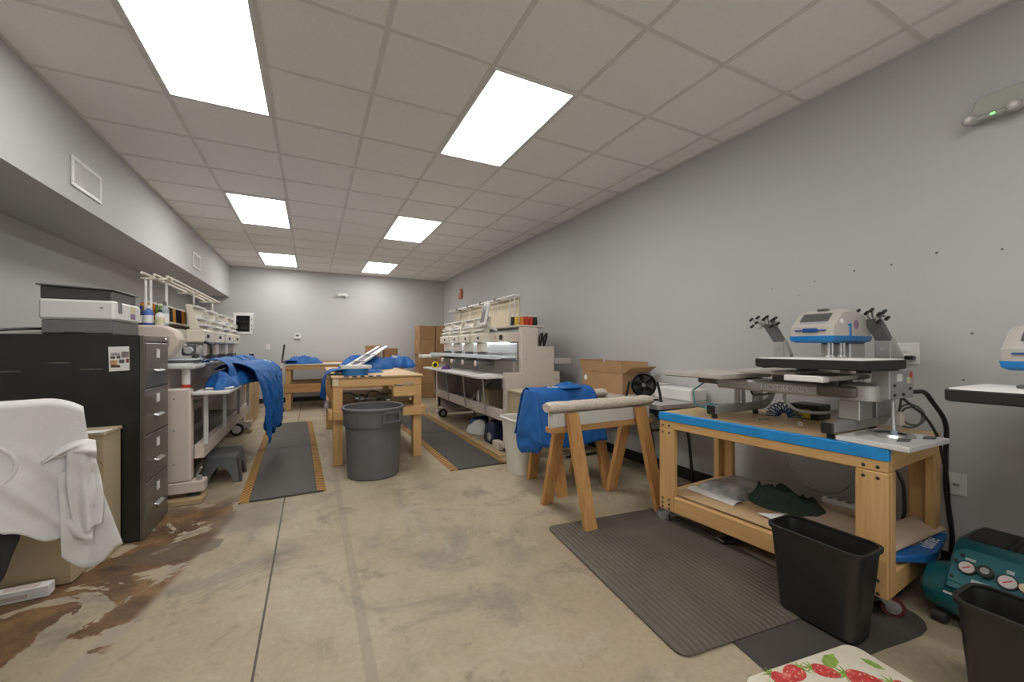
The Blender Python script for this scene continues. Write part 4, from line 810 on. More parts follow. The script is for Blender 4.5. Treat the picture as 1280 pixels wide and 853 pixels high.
# small things on the table and underneath
t = thing('clamp', 'small yellow and black clamp on the far part of the right machine table', 'clamp', (1.78, 6.35, .8585)); MB().tube([(1.78+.045*math.cos(a), 6.35, .905+.045*math.sin(a)) for a in [2*math.pi*k/20 for k in range(20)]], .014, 8, True).build('yellow_ring', YEL, t); box('grip', BLACKP, t, 1.75, 6.40, .8587, 1.82, 6.45, .93)
tag(heap((1.80, 5.85, .8585), .075, .06, .07, 3, 0, .02, 24, 8).build('cloth', PURP, ang=60), 'small dark purple cloth lump on the right machine table', 'cloth')
t = thing('paper_stack', 'thin stack of white papers on the near end of the right machine table', 'papers', (1.85, 4.35, .8585), .2)
for k in range(4): MB().box(-.13+.008*k, -.10+.01*k, .001+.004*k, .12+.006*k, .09, .004+.004*k, 0).build('sheet', OFFW, t, local=True)
carton('carton', 'small brown carton on the lower shelf inside the right machine', 'carton', 2.02, 4.75, 2.24, 5.0, .3855, .26, CARDL)
t = thing('spray_can', 'slim silver can standing on the lower shelf inside the right machine', 'can', (2.03, 5.10, .3855)); MB().lathe((2.03, 5.10, .3855), [(.03, 0), (.032, .005), (.032, .17), (.02, .19)], 16).build('can_body', STEEL, t); MB().lathe((2.03, 5.10, .3855), [(.018, .1905), (.018, .22)], 12).build('cap', WHITE, t)
o = MB().box(1.815, 3.95, .001, 1.895, 7.1, .022, .003).build('floor_plank', RAWX); tag(o, 'long dull wooden strip on the floor beside the right machine mats', 'plank')
tag(heap((2.22, 5.55, .0), .17, .18, .20, 8, 0, .06, 36, 12).build('cloth_bundle', M('teal_blue_cloth', (.01, .06, .16), .7), ang=60), 'dark blue cloth bundle on the floor under the right machine', 'cloth')
tag(heap((2.10, 5.25, .0), .15, .20, .16, 5, .4, .05, 36, 12).build('cloth_bundle', TEE, ang=60), 'white cloth crumpled on the floor under the right machine', 'cloth')
tag(MB().prism([(4.98, .001), (4.78, .001), (4.58, .30), (4.97, .34)], 'x', 2.12, 2.135, .002).build('board', M('offwhite_board', (.62, .58, .52), .6)), 'off-white board leaning upright under the right machine', 'board')
t = thing('tool_bag', 'navy tool bag on the floor under the near end of the right machine', 'bag', (2.07, 4.66, .001))
l = [rrect(1.97, 4.50, 2.20, 4.76, .001, .03), rrect(1.955, 4.485, 2.21, 4.775, .05, .04), rrect(1.965, 4.50, 2.20, 4.76, .20, .05), rrect(2.01, 4.55, 2.16, 4.70, .27, .05)]; MB().loft(l).build('bag_body', NAVY, t); MB().tube(spline([(2.08, 4.54, .25), (2.08, 4.56, .32), (2.08, 4.69, .32), (2.08, 4.71, .25)], 12), .010, 8).build('handle', BLACKP, t)
MB().lathe((1.952, 4.56, .09), [(.05, .01), (.052, -.004), (.036, -.008)], 20, 'x').build('round_reel', M('grey_reel', (.35, .35, .33), .5), t)
t = thing('power_adapter', 'beige box with black lead on the floor beside the navy tool bag', 'box', (1.95, 4.28, .001)); box('housing', BEIGE, t, 1.99, 4.385, .0605, 2.05, 4.39, .07, bev=0) if False else box('housing', BEIGE, t, 1.905, 4.20, .001, 1.99, 4.36, .10, bev=.008)
# ------------------------------------------------------------------ striped anti-fatigue mats
MG = {}
def striped_mat(label, x, y, L_, rot, group):
    t = thing('anti_fatigue_mat', label, 'floor mat', (x, y, 0), rot, group)
    MB().box(-.235, .0, .001, .235, L_, .016, .003).build('mat_pad', PAD, t, local=True)
    for s in (-1, 1):
        a, b = (-.305, -.2355) if s < 0 else (.2355, .305); m = MB(); 
        m.prism([(a, .001), (b, .001), (b, .0155 if s < 0 else .004), (a, .004 if s < 0 else .0155)], 'y', .0, L_).build('hazard_border', STRIPE, t, local=True)
striped_mat('charcoal mat with hazard-striped edges, near piece beside the left machine', -.195, 3.66, 1.75, math.radians(1.6), 'anti-fatigue mats')
striped_mat('charcoal mat with hazard-striped edges, far piece beyond the left machine shirts', -.245, 5.42, 1.75, math.radians(1.6), 'anti-fatigue mats')
striped_mat('charcoal mat with hazard-striped edges, near piece in front of the right machine', 1.50, 3.72, 1.75, 0, 'anti-fatigue mats')
striped_mat('charcoal mat with hazard-striped edges, far piece along the right machine', 1.49, 5.48, 1.75, 0, 'anti-fatigue mats')
# ------------------------------------------------------------------ grey trash can
t = thing('trash_can', 'large round dark grey trash can in front of the pine work table', 'trash can', (.522, 3.98, 0)); c = (.522, 3.98, 0)
MB().lathe(c, [(.222, .001), (.232, .012), (.249, .47), (.262, .472), (.266, .49), (.268, .618), (.258, .62), (.252, .50), (.235, .48), (.222, .03)], 56).build('can_body', GREYP, t)
MB().lathe(c, [(.268, .612), (.279, .618), (.281, .634), (.270, .645), (.257, .640), (.257, .618)], 56, cap0=False, cap1=False).build('rim', GREYP, t)
for az in (-1.08, 2.06):
    e = Vector((math.cos(az), math.sin(az), 0)); tn = Vector((-e.y, e.x, 0)); p = Vector(c)+e*.268
    m = MB(); q = lambda u, z, d: p+tn*u+Vector((0, 0, z))+e*d
    for (u0, z0, u1, z1) in ((-.085, .600, .085, .600), (-.085, .505, -.085, .605), (.085, .505, .085, .605), (-.085, .512, .085, .512)):
        m.beam(q(u0, z0, .004), q(u1, z1, .004), .024, .02, e, .004)
    m.build('handle', GREYP, t)
# ------------------------------------------------------------------ pine work table in the middle
X0, X1, Y0, Y1, ZT = .19, 1.075, 4.39, 6.55, .895
T2 = thing('work_table', 'long pine work table in the middle of the room behind the grey trash can', 'work table', (.63, 5.4, 0))
box('tabletop', PLY, T2, X0-.015, Y0-.015, ZT-.02, X1+.015, Y1+.015, ZT)
for y in (Y0, Y1-.04): box('rail', WPX, T2, X0+.001, y, .785, X1-.001, y+.04, ZT-.0205)
for x in (X0, X1-.04): box('side_rail', WPY, T2, x, Y0+.041, .785, x+.04, Y1-.041, ZT-.0205)
for x in (X0, X1-.09):
    for y in (Y0, Y1-.09): box('leg', WPZ, T2, x, y, .001, x+.09, y+.09, .784)
box('corner_block', M('pale_end_grain', (.70, .56, .36), .6), T2, X0-.004, Y0-.006, .80, X0+.05, Y0-.0005, .875)
for y in (Y0-.041, Y1+.001): box('lower_rail', WPX, T2, X0, y, .462, X1, y+.04, .552)
for x in (X0-.041, X1+.001): box('lower_side_rail', WPY, T2, x, Y0, .462, x+.04, Y1, .552)
box('shelf', PLY, T2, X0+.0905, Y0, .5525, X1-.0905, Y1, .566)
for k in range(5): MB().box(X0+.10+.078*k, Y0-.0165, ZT-.010, X0+.145+.078*k, Y0+.02, ZT+.0015, 0).build('edge_slot', RUBBER, T2)
t = thing('parts_box', 'small wooden box hung on the front rail of the middle work table', 'box', (.88, 4.33, .69)); f = WPX
m = MB().box(.76, 4.285, .68, 1.0, 4.29, .785, 0).box(.76, 4.375, .68, 1.0, 4.388, .80, 0).box(.76, 4.29, .68, .768, 4.375, .785, 0).box(.992, 4.29, .68, 1.0, 4.375, .785, 0).box(.768, 4.29, .68, .992, 4.375, .688, 0); m.build('box_body', f, t)
t = thing('scissors', 'pair of dark-handled scissors lying in the hung wooden box', 'scissors', (.88, 4.335, .7855))
MB().beam((.86, 4.31, .792), (.96, 4.34, .800), .012, .004).build('blade', STEEL, t); MB().tube([(.83+.022*math.cos(a), 4.30+.016*math.sin(a), .792) for a in [2*math.pi*k/16 for k in range(16)]], .005, 8, True).tube([(.80+.022*math.cos(a), 4.335+.016*math.sin(a), .792) for a in [2*math.pi*k/16 for k in range(16)]], .005, 8, True).build('grip', NAVY, t); MB().tube([(.80, 4.30, .790), (.98, 4.36, .806)], .008, 8).build('tool_rod', GREYM, t)
# hoop stack
def hoop_stack(x, y, z):
    for k in range(5):
        s = rrect(x-.13, y-.09, x+.13, y+.09, 0, .085, 8); m = MB(); zz = z+.014*k
        i_ = rrect(x-.118, y-.078, x+.118, y+.078, 0, .075, 8)
        m.loft([[(a, b, zz) for a, b, _ in s], [(a, b, zz+.0128) for a, b, _ in s], [(a, b, zz+.0128) for a, b, _ in i_], [(a, b, zz) for a, b, _ in i_]], wrap=True)
        o = tag(m.build('embroidery_hoop', M('hoop_blue', (.012, .13, .33), .35) if k == 0 else bpy.data.materials['hoop_blue']), 'blue oval hoop, %s of the stack at the middle table front' % ['lowest', 'second lowest', 'middle one', 'second from the top', 'topmost'][k], 'embroidery hoop', 'stacked blue hoops')
hoop_stack(.415, 4.56, ZT+.0008)
t = thing('acrylic_tray', 'shallow white tray resting on the stack of blue hoops', 'tray', (.40, 4.60, .967))
MB().loft([rrect(.27, 4.47, .57, 4.72, .9675, .02), rrect(.265, 4.465, .575, 4.725, .995, .02), rrect(.27, 4.47, .57, 4.72, .995, .018), rrect(.275, 4.475, .565, 4.715, .972, .018)]).build('tray_body', WHITE, t)
MB().box(.32, 4.50, .974, .54, 4.69, .998, .004).build('paper_pad', OFFW, t)
# long aluminium frame leaning on the shirts
t = thing('frame_rail', 'long white and grey rails leaning over the blue shirts on the middle table', 'rail', (.45, 5.4, ZT+.001))
for dx, dz, m_ in ((0, .012, WHITE), (.06, .0, M('mauve_grey_anodised', (.22, .20, .27), .35, .4)), (.115, .02, WHITE)):
    MB().beam((.235+dx, 4.72, ZT+.018), (.86+dx, 6.05, ZT+.285+dz), .038, .022, (0, 0, 1), .003).build('rail_bar', m_, t)
for k in (.35, .62): p = Vector((.235, 4.72, ZT+.035)).lerp(Vector((.86, 6.05, ZT+.305)), k); MB().beam(p+Vector((-.02, .0, .0)), p+Vector((.14, -.05, .0)), .05, .006, (0, 0, 1), .002).build('cross_plate', OFFW, t)
# shirts on the table
S_ = 'blue shirts on the middle work table'
def shirt(label, c, rx, ry, h, seed, rot, group=None, lab=True, amp=.05):
    t = thing('shirt', label, 'shirt', c, 0, group); heap(c, rx, ry, h, seed, rot, amp).build('crumpled_body', BLUE, t, ang=60)
    return t
t = shirt('bundled blue shirts at the far left of the middle work table, under the rails', (.66, 5.85, ZT), .34, .42, .20, 2, .3, S_)
t = shirt('rolled blue shirt bundle at the far right end of the middle work table', (1.12, 6.22, ZT), .30, .26, .19, 7, -.1, S_); MB().beam((1.05, 6.05, ZT+.165), (1.12, 6.04, ZT+.15), .03, .003, (0, -1, 0)).build('neck_label', OFFW, t)
t = shirt('dark trailing end of the blue bundle at the right edge of the middle work table', (1.28, 6.12, ZT-.01), .09, .16, .15, 11, .2, S_); 
t = shirt('loose blue shirt lying between the hoops and the bundles on the middle table', (.58, 4.95, ZT), .20, .13, .05, 13, .2, S_)
t = thing('shirt', 'blue shirt sleeve hanging over the left edge of the middle work table', 'shirt', (.16, 4.9, .75), 0, S_)
pa = [(.42, 0, ZT+.035), (.30, 0, ZT+.045), (.19, 0, ZT+.035), (.135, 0, ZT-.02), (.12, 0, ZT-.12), (.115, 0, ZT-.24)]
o = drape(pa, (0, 1, 0), 4.62, 5.0, .025, 3, 4, 24, 26, .01, (0, 1), -.2, .05).build('hanging_sleeve', BLUE, t, ang=60); solid(o, .008)
# metal hoops on the lower shelf
random.seed(11)
for k in range(9):
    x = .36+.065*k+random.uniform(-.02, .02); y = 4.58+random.uniform(0, .25); z = .568+.0; r = .06+.02*random.random(); 
    t = thing('hoop_ring', 'steel hoop ring lying with others on the shelf below the middle table', 'hoop ring', (x, y, z), 0, 'metal hoops on the middle table shelf')
    a = random.uniform(.5, 1.1); cx = z+r*math.sin(a)+.008
    MB().tube([(x+r*math.cos(q), y+r*math.sin(q)*math.cos(a), cx+r*math.sin(q)*math.sin(a)) for q in [2*math.pi*j/24 for j in range(24)]], .007, 8, True).build('ring', STEEL if k % 2 else GREYD, t); MB().box(x+r-.012, y-.015, cx-.012, x+r+.03, y+.015, cx+.012, .003).build('clamp', STEEL, t)
carton('carton', 'shallow tan carton on the right of the middle table shelf', 'carton', .72, 4.62, .96, 4.95, .567, .09, CARDL, .4)
tag(heap((.15, 4.75, .553), .035, .14, .07, 5, 0, .02, 24, 8).build('cloth', M('grey_rag', (.42, .38, .34), .9), ang=60), 'grey rag on the left lower rail of the middle work table', 'rag')
# ------------------------------------------------------------------ back table
T3 = thing('work_table', 'pine work table against the back wall with blue shirts on its left end', 'work table', (.5, 9.2, 0))
bx0, bx1, by0, by1, zt = -.44, 1.75, 8.62, 9.75, .868
box('tabletop', M('pale_table_laminate', (.60, .54, .45), .45), T3, bx0-.02, by0-.02, zt-.02, bx1+.02, by1, zt)
for y in (by0, by1-.04): box('rail', WPX, T3, bx0+.001, y, .765, bx1-.001, y+.04, zt-.0205)
for x in (bx0, bx1-.09):
    for y in (by0+.041, by1-.13): box('leg', WPZ, T3, x, y, .001, x+.09, y+.089, zt-.021)
for x in (bx0, bx1-.04): box('side_rail', WPY, T3, x, by0+.131, .765, x+.04, by1-.131, zt-.0205)
for y in (by0, by1-.04): box('lower_rail', OAKX, T3, bx0-.02, y, .33, bx1+.02, y+.04, .50)
box('lower_shelf', OAKX, T3, bx0, by0+.041, .485, bx1, by1-.041, .50) if False else box('lower_shelf', OAKX, T3, bx0+.0905, by0+.0405, .46, bx1-.0905, by1-.0405, .475)
tag(MB().box(.0, 9.5, zt+.001, .75, 9.58, zt+.03, .003).build('wood_strip', OAKX), 'dark wooden strip lying along the back of the back table', 'strip')
shirt('heap of blue shirts on the left end of the back table', (-.13, 8.95, zt), .33, .26, .15, 17, .1, None)
t = thing('shirt', 'blue shirt hanging over the left end of the back table beside the broom', 'shirt', (-.5, 8.9, .6))
pa = [(-.25, 0, zt+.06), (-.40, 0, zt+.06), (-.49, 0, zt+.02), (-.52, 0, zt-.10), (-.54, 0, zt-.22)]
o = drape(pa, (0, 1, 0), 8.68, 9.05, .03, 3, 8, 24, 24, .012, (0, 1), -.1, .06).build('hanging_part', BLUE, t, ang=60); solid(o, .008)
carton('carton', 'small brown carton on the back table, left of the pair behind the blue shirts', 'carton', 1.04, 8.95, 1.33, 9.25, zt+.001, .36, CARD, 0, 'small cartons on the back table'); carton('carton', 'darker brown carton on the back table, right of the pair behind the blue shirts', 'carton', 1.40, 8.95, 1.68, 9.25, zt+.001, .30, M('darker_cardboard', (.30, .17, .08), .8), 0, 'small cartons on the back table')
# broom
t = thing('broom', 'broom with dark red handle leaning at the left end of the back table', 'broom', (-.56, 8.50, .001))
MB().tube([(-.565, 8.50, .30), (-.485, 8.57, .96)], .013, 10).build('handle', M('red_black_handle', (.22, .03, .02), .4), t); MB().tube([(-.485, 8.57, .96), (-.452, 8.60, 1.24)], .015, 10).build('grip', BLACKP, t); MB().tube([(-.504, 8.554, .80), (-.492, 8.565, .90)], .0145, 10).build('white_band', WHITE, t)
MB().prism([(-.70, .002), (-.45, .002), (-.50, .24), (-.54, .30), (-.59, .30), (-.63, .24)], 'y', 8.46, 8.53, .01).build('bristles', NAVY, t)
# ------------------------------------------------------------------ carton stack in the corner
w4 = ['topmost', 'second from the top', 'middle', 'second from the bottom', 'bottom']
for col, (xa, xb) in enumerate(((2.24, 2.62), (2.64, 3.01))):
    z = .001
    for k in range(5):
        h = .338; jx = .012*((k*7+col*3) % 3-1)
        carton('carton', '%s brown carton of the %s stack in the back right corner' % (w4[4-k], 'left front' if col == 0 else 'right'), 'carton', xa+jx, 9.34, xb+jx, 9.80, z, h, CARD if (k+col) % 2 else M('cardboard_b', (.36, .205, .095), .8) if 'cardboard_b' not in bpy.data.materials else bpy.data.materials['cardboard_b'], 0, 'cartons stacked in the corner', M('packing_tape', (.46, .29, .14), .3) if 'packing_tape' not in bpy.data.materials else bpy.data.materials['packing_tape']); z += h+.001
# ------------------------------------------------------------------ black filing cabinet
F = thing('filing_cabinet', 'tall black four-drawer filing cabinet with bronze-grey fronts, on the left', 'filing cabinet', (-1.29, 3.465, 0))
box('cabinet_body', BLACKB, F, -1.65, 3.23, .001, -.945, 3.70, 1.265)
MB().box(-.9445, 3.232, .002, -.925, 3.245, 1.263, .002).box(-.9445, 3.685, .002, -.925, 3.698, 1.263, .002).box(-.9445, 3.245, 1.225, -.925, 3.685, 1.263, .002).box(-.9445, 3.245, .002, -.925, 3.685, .05, .002).build('front_frame', BROWNM, F)
for k in range(4):
    z = .055+k*.292; d = box('drawer', BROWNM, F, -.944, 3.248, z, -.922, 3.682, z+.286)
    lf_ = MB(); yc = 3.465
    lf_.box(-.9215, yc-.033, z+.185, -.917, yc+.033, z+.245, .001); lf_.build('label_holder', STEEL, d); box('label_card', OFFW, d, -.9168, yc-.026, z+.19, -.9160, yc+.026, z+.239, bev=0)
    MB().prism([(-.9215, z+.104), (-.898, z+.098), (-.894, z+.102), (-.898, z+.107), (-.9215, z+.115)], 'y', yc-.065, yc+.065, .002).build('handle', STEEL, d)
MB().lathe((-.922, 3.63, 1.245), [(.010, 0), (.008, .008)], 14, 'x').build('lock', STEEL, F)
t = thing('flyer', 'printed photo flyer taped on the black side of the filing cabinet', 'flyer', (-1.02, 3.2285, 1.03))
MB().prism([(-1.083, 1.045), (-.99, 1.05), (-.993, 1.195), (-1.087, 1.192)], 'y', 3.2275, 3.2292).build('paper', OFFW, t); 
pm = [M('printed_photo_'+n, c, .4, var=.5, scale=60) for n, c in (('grey', (.30, .29, .30)), ('dark', (.10, .09, .09)), ('mauve', (.27, .20, .21)), ('amber', (.50, .31, .14)), ('brown', (.10, .055, .012)), ('maroon', (.16, .03, .03)))]
for i, (u0, v0, u1, v1) in enumerate(((.10, .25, .55, .36), (.08, .39, .31, .50), (.60, .20, .97, .46), (.08, .56, .42, .78), (.10, .76, .55, .86), (.84, .50, .97, .67), (.38, .37, .56, .49), (.50, .53, .76, .68))):
    c = lambda u, v: (-1.085+.094*u, 1.193-.145*v)
    MB().box(c(u0, 0)[0], 3.2265, c(0, v1)[1], c(u1, 0)[0], 3.2276, c(0, v0)[1], 0).build('printed_picture', pm[(0, 1, 2, 3, 4, 5, 1, 1)[i]], t)
TR = M('tape_residue', (.10, .095, .085), .6, var=.5, scale=30)
for (x, z, w_) in ((-1.30, 1.10, .09), (-1.52, 1.055, .14), (-1.16, 1.06, .10)): MB().box(x-w_/2, 3.2285, z-.004, x+w_/2, 3.2297, z+.004, 0).build('worn_tape_mark', TR, F)
# printer
P_ = thing('printer', 'white and dark grey multifunction printer on top of the black filing cabinet', 'printer', (-1.24, 3.49, 1.266))
box('paper_tray_base', GREYD, P_, -1.395, 3.285, 1.266, -1.085, 3.695, 1.352, bev=.006); box('tray_front', M('printer_grey', (.15, .15, .15), .45), P_, -1.39, 3.279, 1.275, -1.09, 3.285, 1.35)
box('printer_body', M('printer_white', (.66, .65, .63), .4, var=.02), P_, -1.405, 3.275, 1.3535, -1.075, 3.70, 1.472, bev=.012)
box('tray_lip', BLACKP, P_, -1.30, 3.272, 1.266, -1.21, 3.2785, 1.28, bev=.001); box('power_button', GREYD, P_, -1.14, 3.272, 1.425, -1.125, 3.2755, 1.430, bev=0)
box('dark_slot', GREYM if False else M('slot_grey', (.14, .135, .125), .5), P_, -1.078, 3.33, 1.40, -1.0735, 3.385, 1.473, bev=.001); box('label_yellow', LABELY, P_, -1.076, 3.52, 1.42, -1.074, 3.60, 1.46, bev=0); box('label_mauve', LABELP, P_, -1.076, 3.52, 1.375, -1.074, 3.60, 1.412, bev=0)
MB().prism([(-1.40, 1.4725), (-1.09, 1.4725), (-1.09, 1.535), (-1.40, 1.548)], 'y', 3.285, 3.66, .006).build('scanner_bed', M('scanner_dark', (.055, .052, .05), .4), P_); MB().prism([(-1.415, 1.5485), (-1.08, 1.5355), (-1.08, 1.545), (-1.415, 1.560)], 'y', 3.275, 3.68, .003).build('scanner_lid', M('lid_grey', (.12, .12, .12), .45), P_)
(MB().tube(spline([(-1.40, 3.36, 1.30), (-1.50, 3.28, 1.292), (-1.56, 3.228, 1.272), (-1.60, 3.205, 1.20), (-1.63, 3.20, 1.0), (-1.65, 3.19, .6)], 40), .008, 8).build('power_cord', BLACKP, P_))
tag(MB().box(-1.58, 3.45, 1.266, -1.42, 3.60, 1.285, .003).build('paper_stack', OFFW), 'few white sheets on the filing cabinet behind the printer', 'papers')
# ------------------------------------------------------------------ beige cabinet, boxes, office chair and the tee
t = thing('drawer_cabinet', 'small beige drawer cabinet wedged beside the black filing cabinet behind the white tee', 'cabinet', (-1.25, 3.11, 0))
box('cabinet_body', TAN, t, -1.48, 2.995, .001, -1.025, 3.21, .70); box('cabinet_top', TAN, t, -1.49, 2.985, .7005, -1.018, 3.215, .72)
for k in range(5): d = box('drawer', M('tan_drawer', (.40, .32, .21), .45) if k == 0 else bpy.data.materials['tan_drawer'], t, -1.47, 2.985, .03+.132*k, -1.035, 2.9945, .156+.132*k, bev=.002); box('pull', BROWNM, d, -1.11, 2.974, .10+.132*k, -1.06, 2.9845, .108+.132*k, bev=.001)
tag(MB().prism([(-1.16, 2.97), (-1.03, 2.98), (-1.01, 3.06), (-1.14, 3.05)], 'z', .7215, .7245).build('paper', OFFW), 'white sheet lying on the small beige drawer cabinet', 'paper')
t = carton('carton', 'plain tan carton on the floor below the hanging white tee', 'carton', -1.42, 2.80, -1.075, 2.965, .001, .37, CARDL)
t = thing('small_carton', 'long slim white printed carton lying on the floor in front of the tan carton', 'carton', (-1.215, 2.735, .001), .05)
MB().box(-.095, -.03, 0, .09, .03, .052, .002).build('carton_body', OFFW, t, local=True); MB().box(-.08, -.0308, .012, .02, -.0302, .03, 0).box(-.07, -.02, .0515, .05, .02, .0527, 0).build('printed_panel', CONC, t, local=True)
n_ = Vector((.39, -.92, 0)); d_ = Vector((.92, .39, 0)); CB = Vector((-1.155, 2.325, 0))   # chair back centre
CH = thing('office_chair', 'black office chair at the left edge, its back covered by the white tee', 'office chair', (-1.33, 2.56, 0))
def q(a, b, z): return CB+d_*a+n_*b+Vector((0, 0, z))
m = MB(); lo = []
for z, hw in ((.50, .20), (.55, .235), (.70, .255), (.85, .255), (.915, .235), (.94, .19)): lo.append([q(a, b+(z-.5)*-.06, z) for a, b in [(hw*math.cos(k*2*math.pi/28)*(1 if True else 1), .028*math.sin(k*2*math.pi/28)) for k in range(28)]])
m.loft(lo).build('backrest', BLACKP, CH)
sc0 = CB-n_*.27-d_*.24
m = MB(); m.loft([[sc0+d_*x+n_*y+Vector((0, 0, z)) for x, y, _ in rrect(-.2*s, -.2*s, .2*s, .2*s, 0, .07*s)] for z, s in ((.41, .9), (.43, 1), (.47, 1.0), (.485, .93))]).build('seat', BLACKP, CH)
MB().beam(q(-.12, -.04, .55), sc0+n_*.02+Vector((0, 0, .40)), .06, .015, (0, 0, 1)).build('back_strut', BLACKP, CH); st = Vector((sc0.x, sc0.y, 0))
MB().tube([st+Vector((0, 0, .10)), st+Vector((0, 0, .41))], .03, 16).build('gas_column', BLACKP, CH)
for k in range(5):
    a = math.radians(36+72*k+23); e = Vector((math.cos(a), math.sin(a), 0)); MB().beam(st+e*.0+Vector((0, 0, .10)), st+e*.27+Vector((0, 0, .068)), .045, .03).build('base_leg', BLACKP, CH)
    w_ = st+e*.26; tn = Vector((-e.y, e.x, 0)); MB().tube([w_-tn*.02+Vector((0, 0, .027)), w_+tn*.02+Vector((0, 0, .027))], .026, 16).build('caster_wheel', BLACKP, CH)
# dark garment hanging below the tee
pa = [CB-d_*.06+n_*.05+Vector((0, 0, .62)), CB-d_*.06+n_*.055+Vector((0, 0, .5)), CB-d_*.06+n_*.05+Vector((0, 0, .38)), CB-d_*.06+n_*.05+Vector((0, 0, .25))]
o = drape(pa, d_, -.16, .16, .03, 4, 6, 20, 24, .01, (0, 1), -.3, .09).build('dark_garment', M('charcoal_cloth', (.02, .02, .021), .8)); solid(o, .004); tag(o, 'charcoal cloth hanging below the white tee at the left edge', 'cloth')
# white tee draped over the chair back
TE = thing('tee_shirt', 'white heather tee draped over the office chair in the left foreground', 'tee shirt', (-1.1, 2.3, .5))
def lerp(t, P):
    for (x0, y0), (x1, y1) in zip(P, P[1:]):
        if t <= x1: k = max(0, (t-x0)/(x1-x0)); k = k*k*(3-2*k); return y0+(y1-y0)*k
    return P[-1][1]
def tee(u, v):
    top = .958-.045*max(0, (u-.80)/.20)**2-.02*max(0, (.15-u)/.15)
    if v < .22: k = v/.22; a = -.28+.55*u; return q(a, -.055, .60+(top-.60)*k)
    if v < .30: k = (v-.22)/.08; a = -.28+.555*u; return q(a, -.05+.095*k, top+.014*math.sin(k*math.pi))
    k = (v-.30)/.70; hem = lerp(u, [(0, .56), (.5, .50), (.60, .47), (.78, .395), (1, .37)]); z = top+(hem-top)*k
    a = -.28+(.555+.03*math.sin(k*2.2))*u; g = min(1, max(0, (k-.30)*3)); right = min(1, max(0, (u-.45)*2.5))
    wv = a*.78+z*.62                                   # diagonal creases from the upper right to the lower left
    b = .047+.03*k+g*right*(.009*math.sin(wv*58)+.006*math.sin(wv*113+1.3)*k)+g*(.006*ridge((a, z, 0), 8, 3))+.018*k*math.sin(a*19+1)
    return q(a, b, z+.004*math.sin(a*60)*k)
o = MB().grid(tee, 60, 66).build('shirt_body', TEE, TE, ang=75); solid(o, .004)
def sleeve(u, v):          # tube-like sleeve, folded flat, falling from the bunched fold
    top = Vector((.225+.075*u, 0, .765-.02*u)); bot = Vector((.255+.075*u, 0, .385+.045*u)); p = top.lerp(bot, v)
    a = p.x+(u-.5)*.028*math.sin(v*3.1); b = .066+.020*math.sin(u*math.pi)**.8+.008*math.sin(u*13+v*2.5)*(.5+v)+.009*ridge((p.x, p.z, 1), 10, 2)
    return q(a, b, p.z)
o = MB().grid(sleeve, 24, 36).build('sleeve', TEE, TE, ang=75); solid(o, .004)
def tail(u, v):
    A, B, Cc, D = Vector((.20, .66)), Vector((.29, .72)), Vector((.395, .305)), Vector((.21, .318))
    p = A.lerp(B, u).lerp(D.lerp(Cc, u), v); z = p.y-.085*math.sin(min(1, u*1.15)*math.pi)*v**3
    b = .058+.020*math.sin(u*6+v*2.5)*v+.010*ridge((p.x, z, 2), 8, 5)
    return q(p.x, b, z)
o = MB().grid(tail, 26, 28).build('shirt_tail', TEE, TE, ang=75); solid(o, .004)
def bunch(u, v):           # bunched fold across the upper right of the front
    a = .155+.155*u; z = .715+.065*math.sin(u*2.2)+(.5-v)*(.015+.075*u); return q(a, .052+.052*math.sin(v*math.pi)*min(1, .15+1.1*u)+.008*math.sin(v*11+u*9), z-.03*u)
o = MB().grid(bunch, 30, 14).build('bunched_fold', TEE, TE, ang=75); solid(o, .004)
pts = [q(-.06+.15*math.cos(a), .066+.02*max(0, -math.sin(a)), .725+.105*math.sin(a)) for a in [math.pi*2*k/28 for k in range(28)]]
MB().tube(pts, .008, 8, True).build('neck_ribbing', TEE, TE)
# ------------------------------------------------------------------ left machine, faces the room (+X)
Lm = thing('embroidery_machine', 'beige four-head embroidery machine along the left wall beside the black filing cabinet', 'embroidery machine', (-1.3, 5.2, 0))
YA, YB = 3.86, 6.75
MB().prism([(-1.75, .16), (-.83, .16), (-.83, .86), (-.84, .874), (-1.75, .874)], 'y', YA, YA+.10, .012).build('end_panel', BEIGE, Lm); MB().prism([(-1.75, .16), (-.83, .16), (-.83, .874), (-1.75, .874)], 'y', YB-.1, YB, .01).build('end_panel', BEIGE, Lm)
MB().box(-1.06, YA-.002, .20, -.975, YA+.02, .36, .002).build('dark_recess', RUBBER, Lm)
for z in (.80, .56, .30): MB().lathe((-.93, YA-.0005, z), [(.008, 0), (.007, -.003)], 10, 'y').build('panel_screw', GREYM, Lm)
for y in (YA-.005, YB-.11):
    box('foot_bar', BEIGE, Lm, -1.75, y, .075, -.745, y+.12, .159, bev=.006)
    for x in (-.82, -1.65): MB().lathe((x, y+.06, .041), [(.045, 0), (.043, .008), (.014, .010), (.014, .034)], 18).build('levelling_foot', GREYD, Lm)
MB().box(-.80, YA+.02, .16, -.765, YA+.05, .195, .003).tube([(-.80, YA+.035, .19), (-.765, YA+.01, .26)], .008, 8).build('brake_lever', GREYM, Lm)
MB().loft([rrect(-1.2, YA+.0, -.585, YB-.1, .822, .03), rrect(-1.2, YA, -.585, YB-.1, .838, .03), rrect(-1.197, YA+.003, -.588, YB-.103, .841, .03)]).build('table_tray', M('tray_offwhite', (.62, .60, .56), .4), Lm) if False else MB().loft([rrect(-.829, YA+.0, -.585, YB-.1, .822, .02), rrect(-.829, YA, -.585, YB-.1, .838, .02), rrect(-.826, YA+.003, -.588, YB-.103, .841, .02)]).build('table_tray', M('tray_offwhite', (.62, .60, .56), .4), Lm)
for y in (3.95, 4.72, 5.53, 6.3): MB().box(-.765, y-.014, .422, -.737, y+.014, .8215, .003).build('tray_strut', M('pale_strut', (.52, .52, .51), .4), Lm)
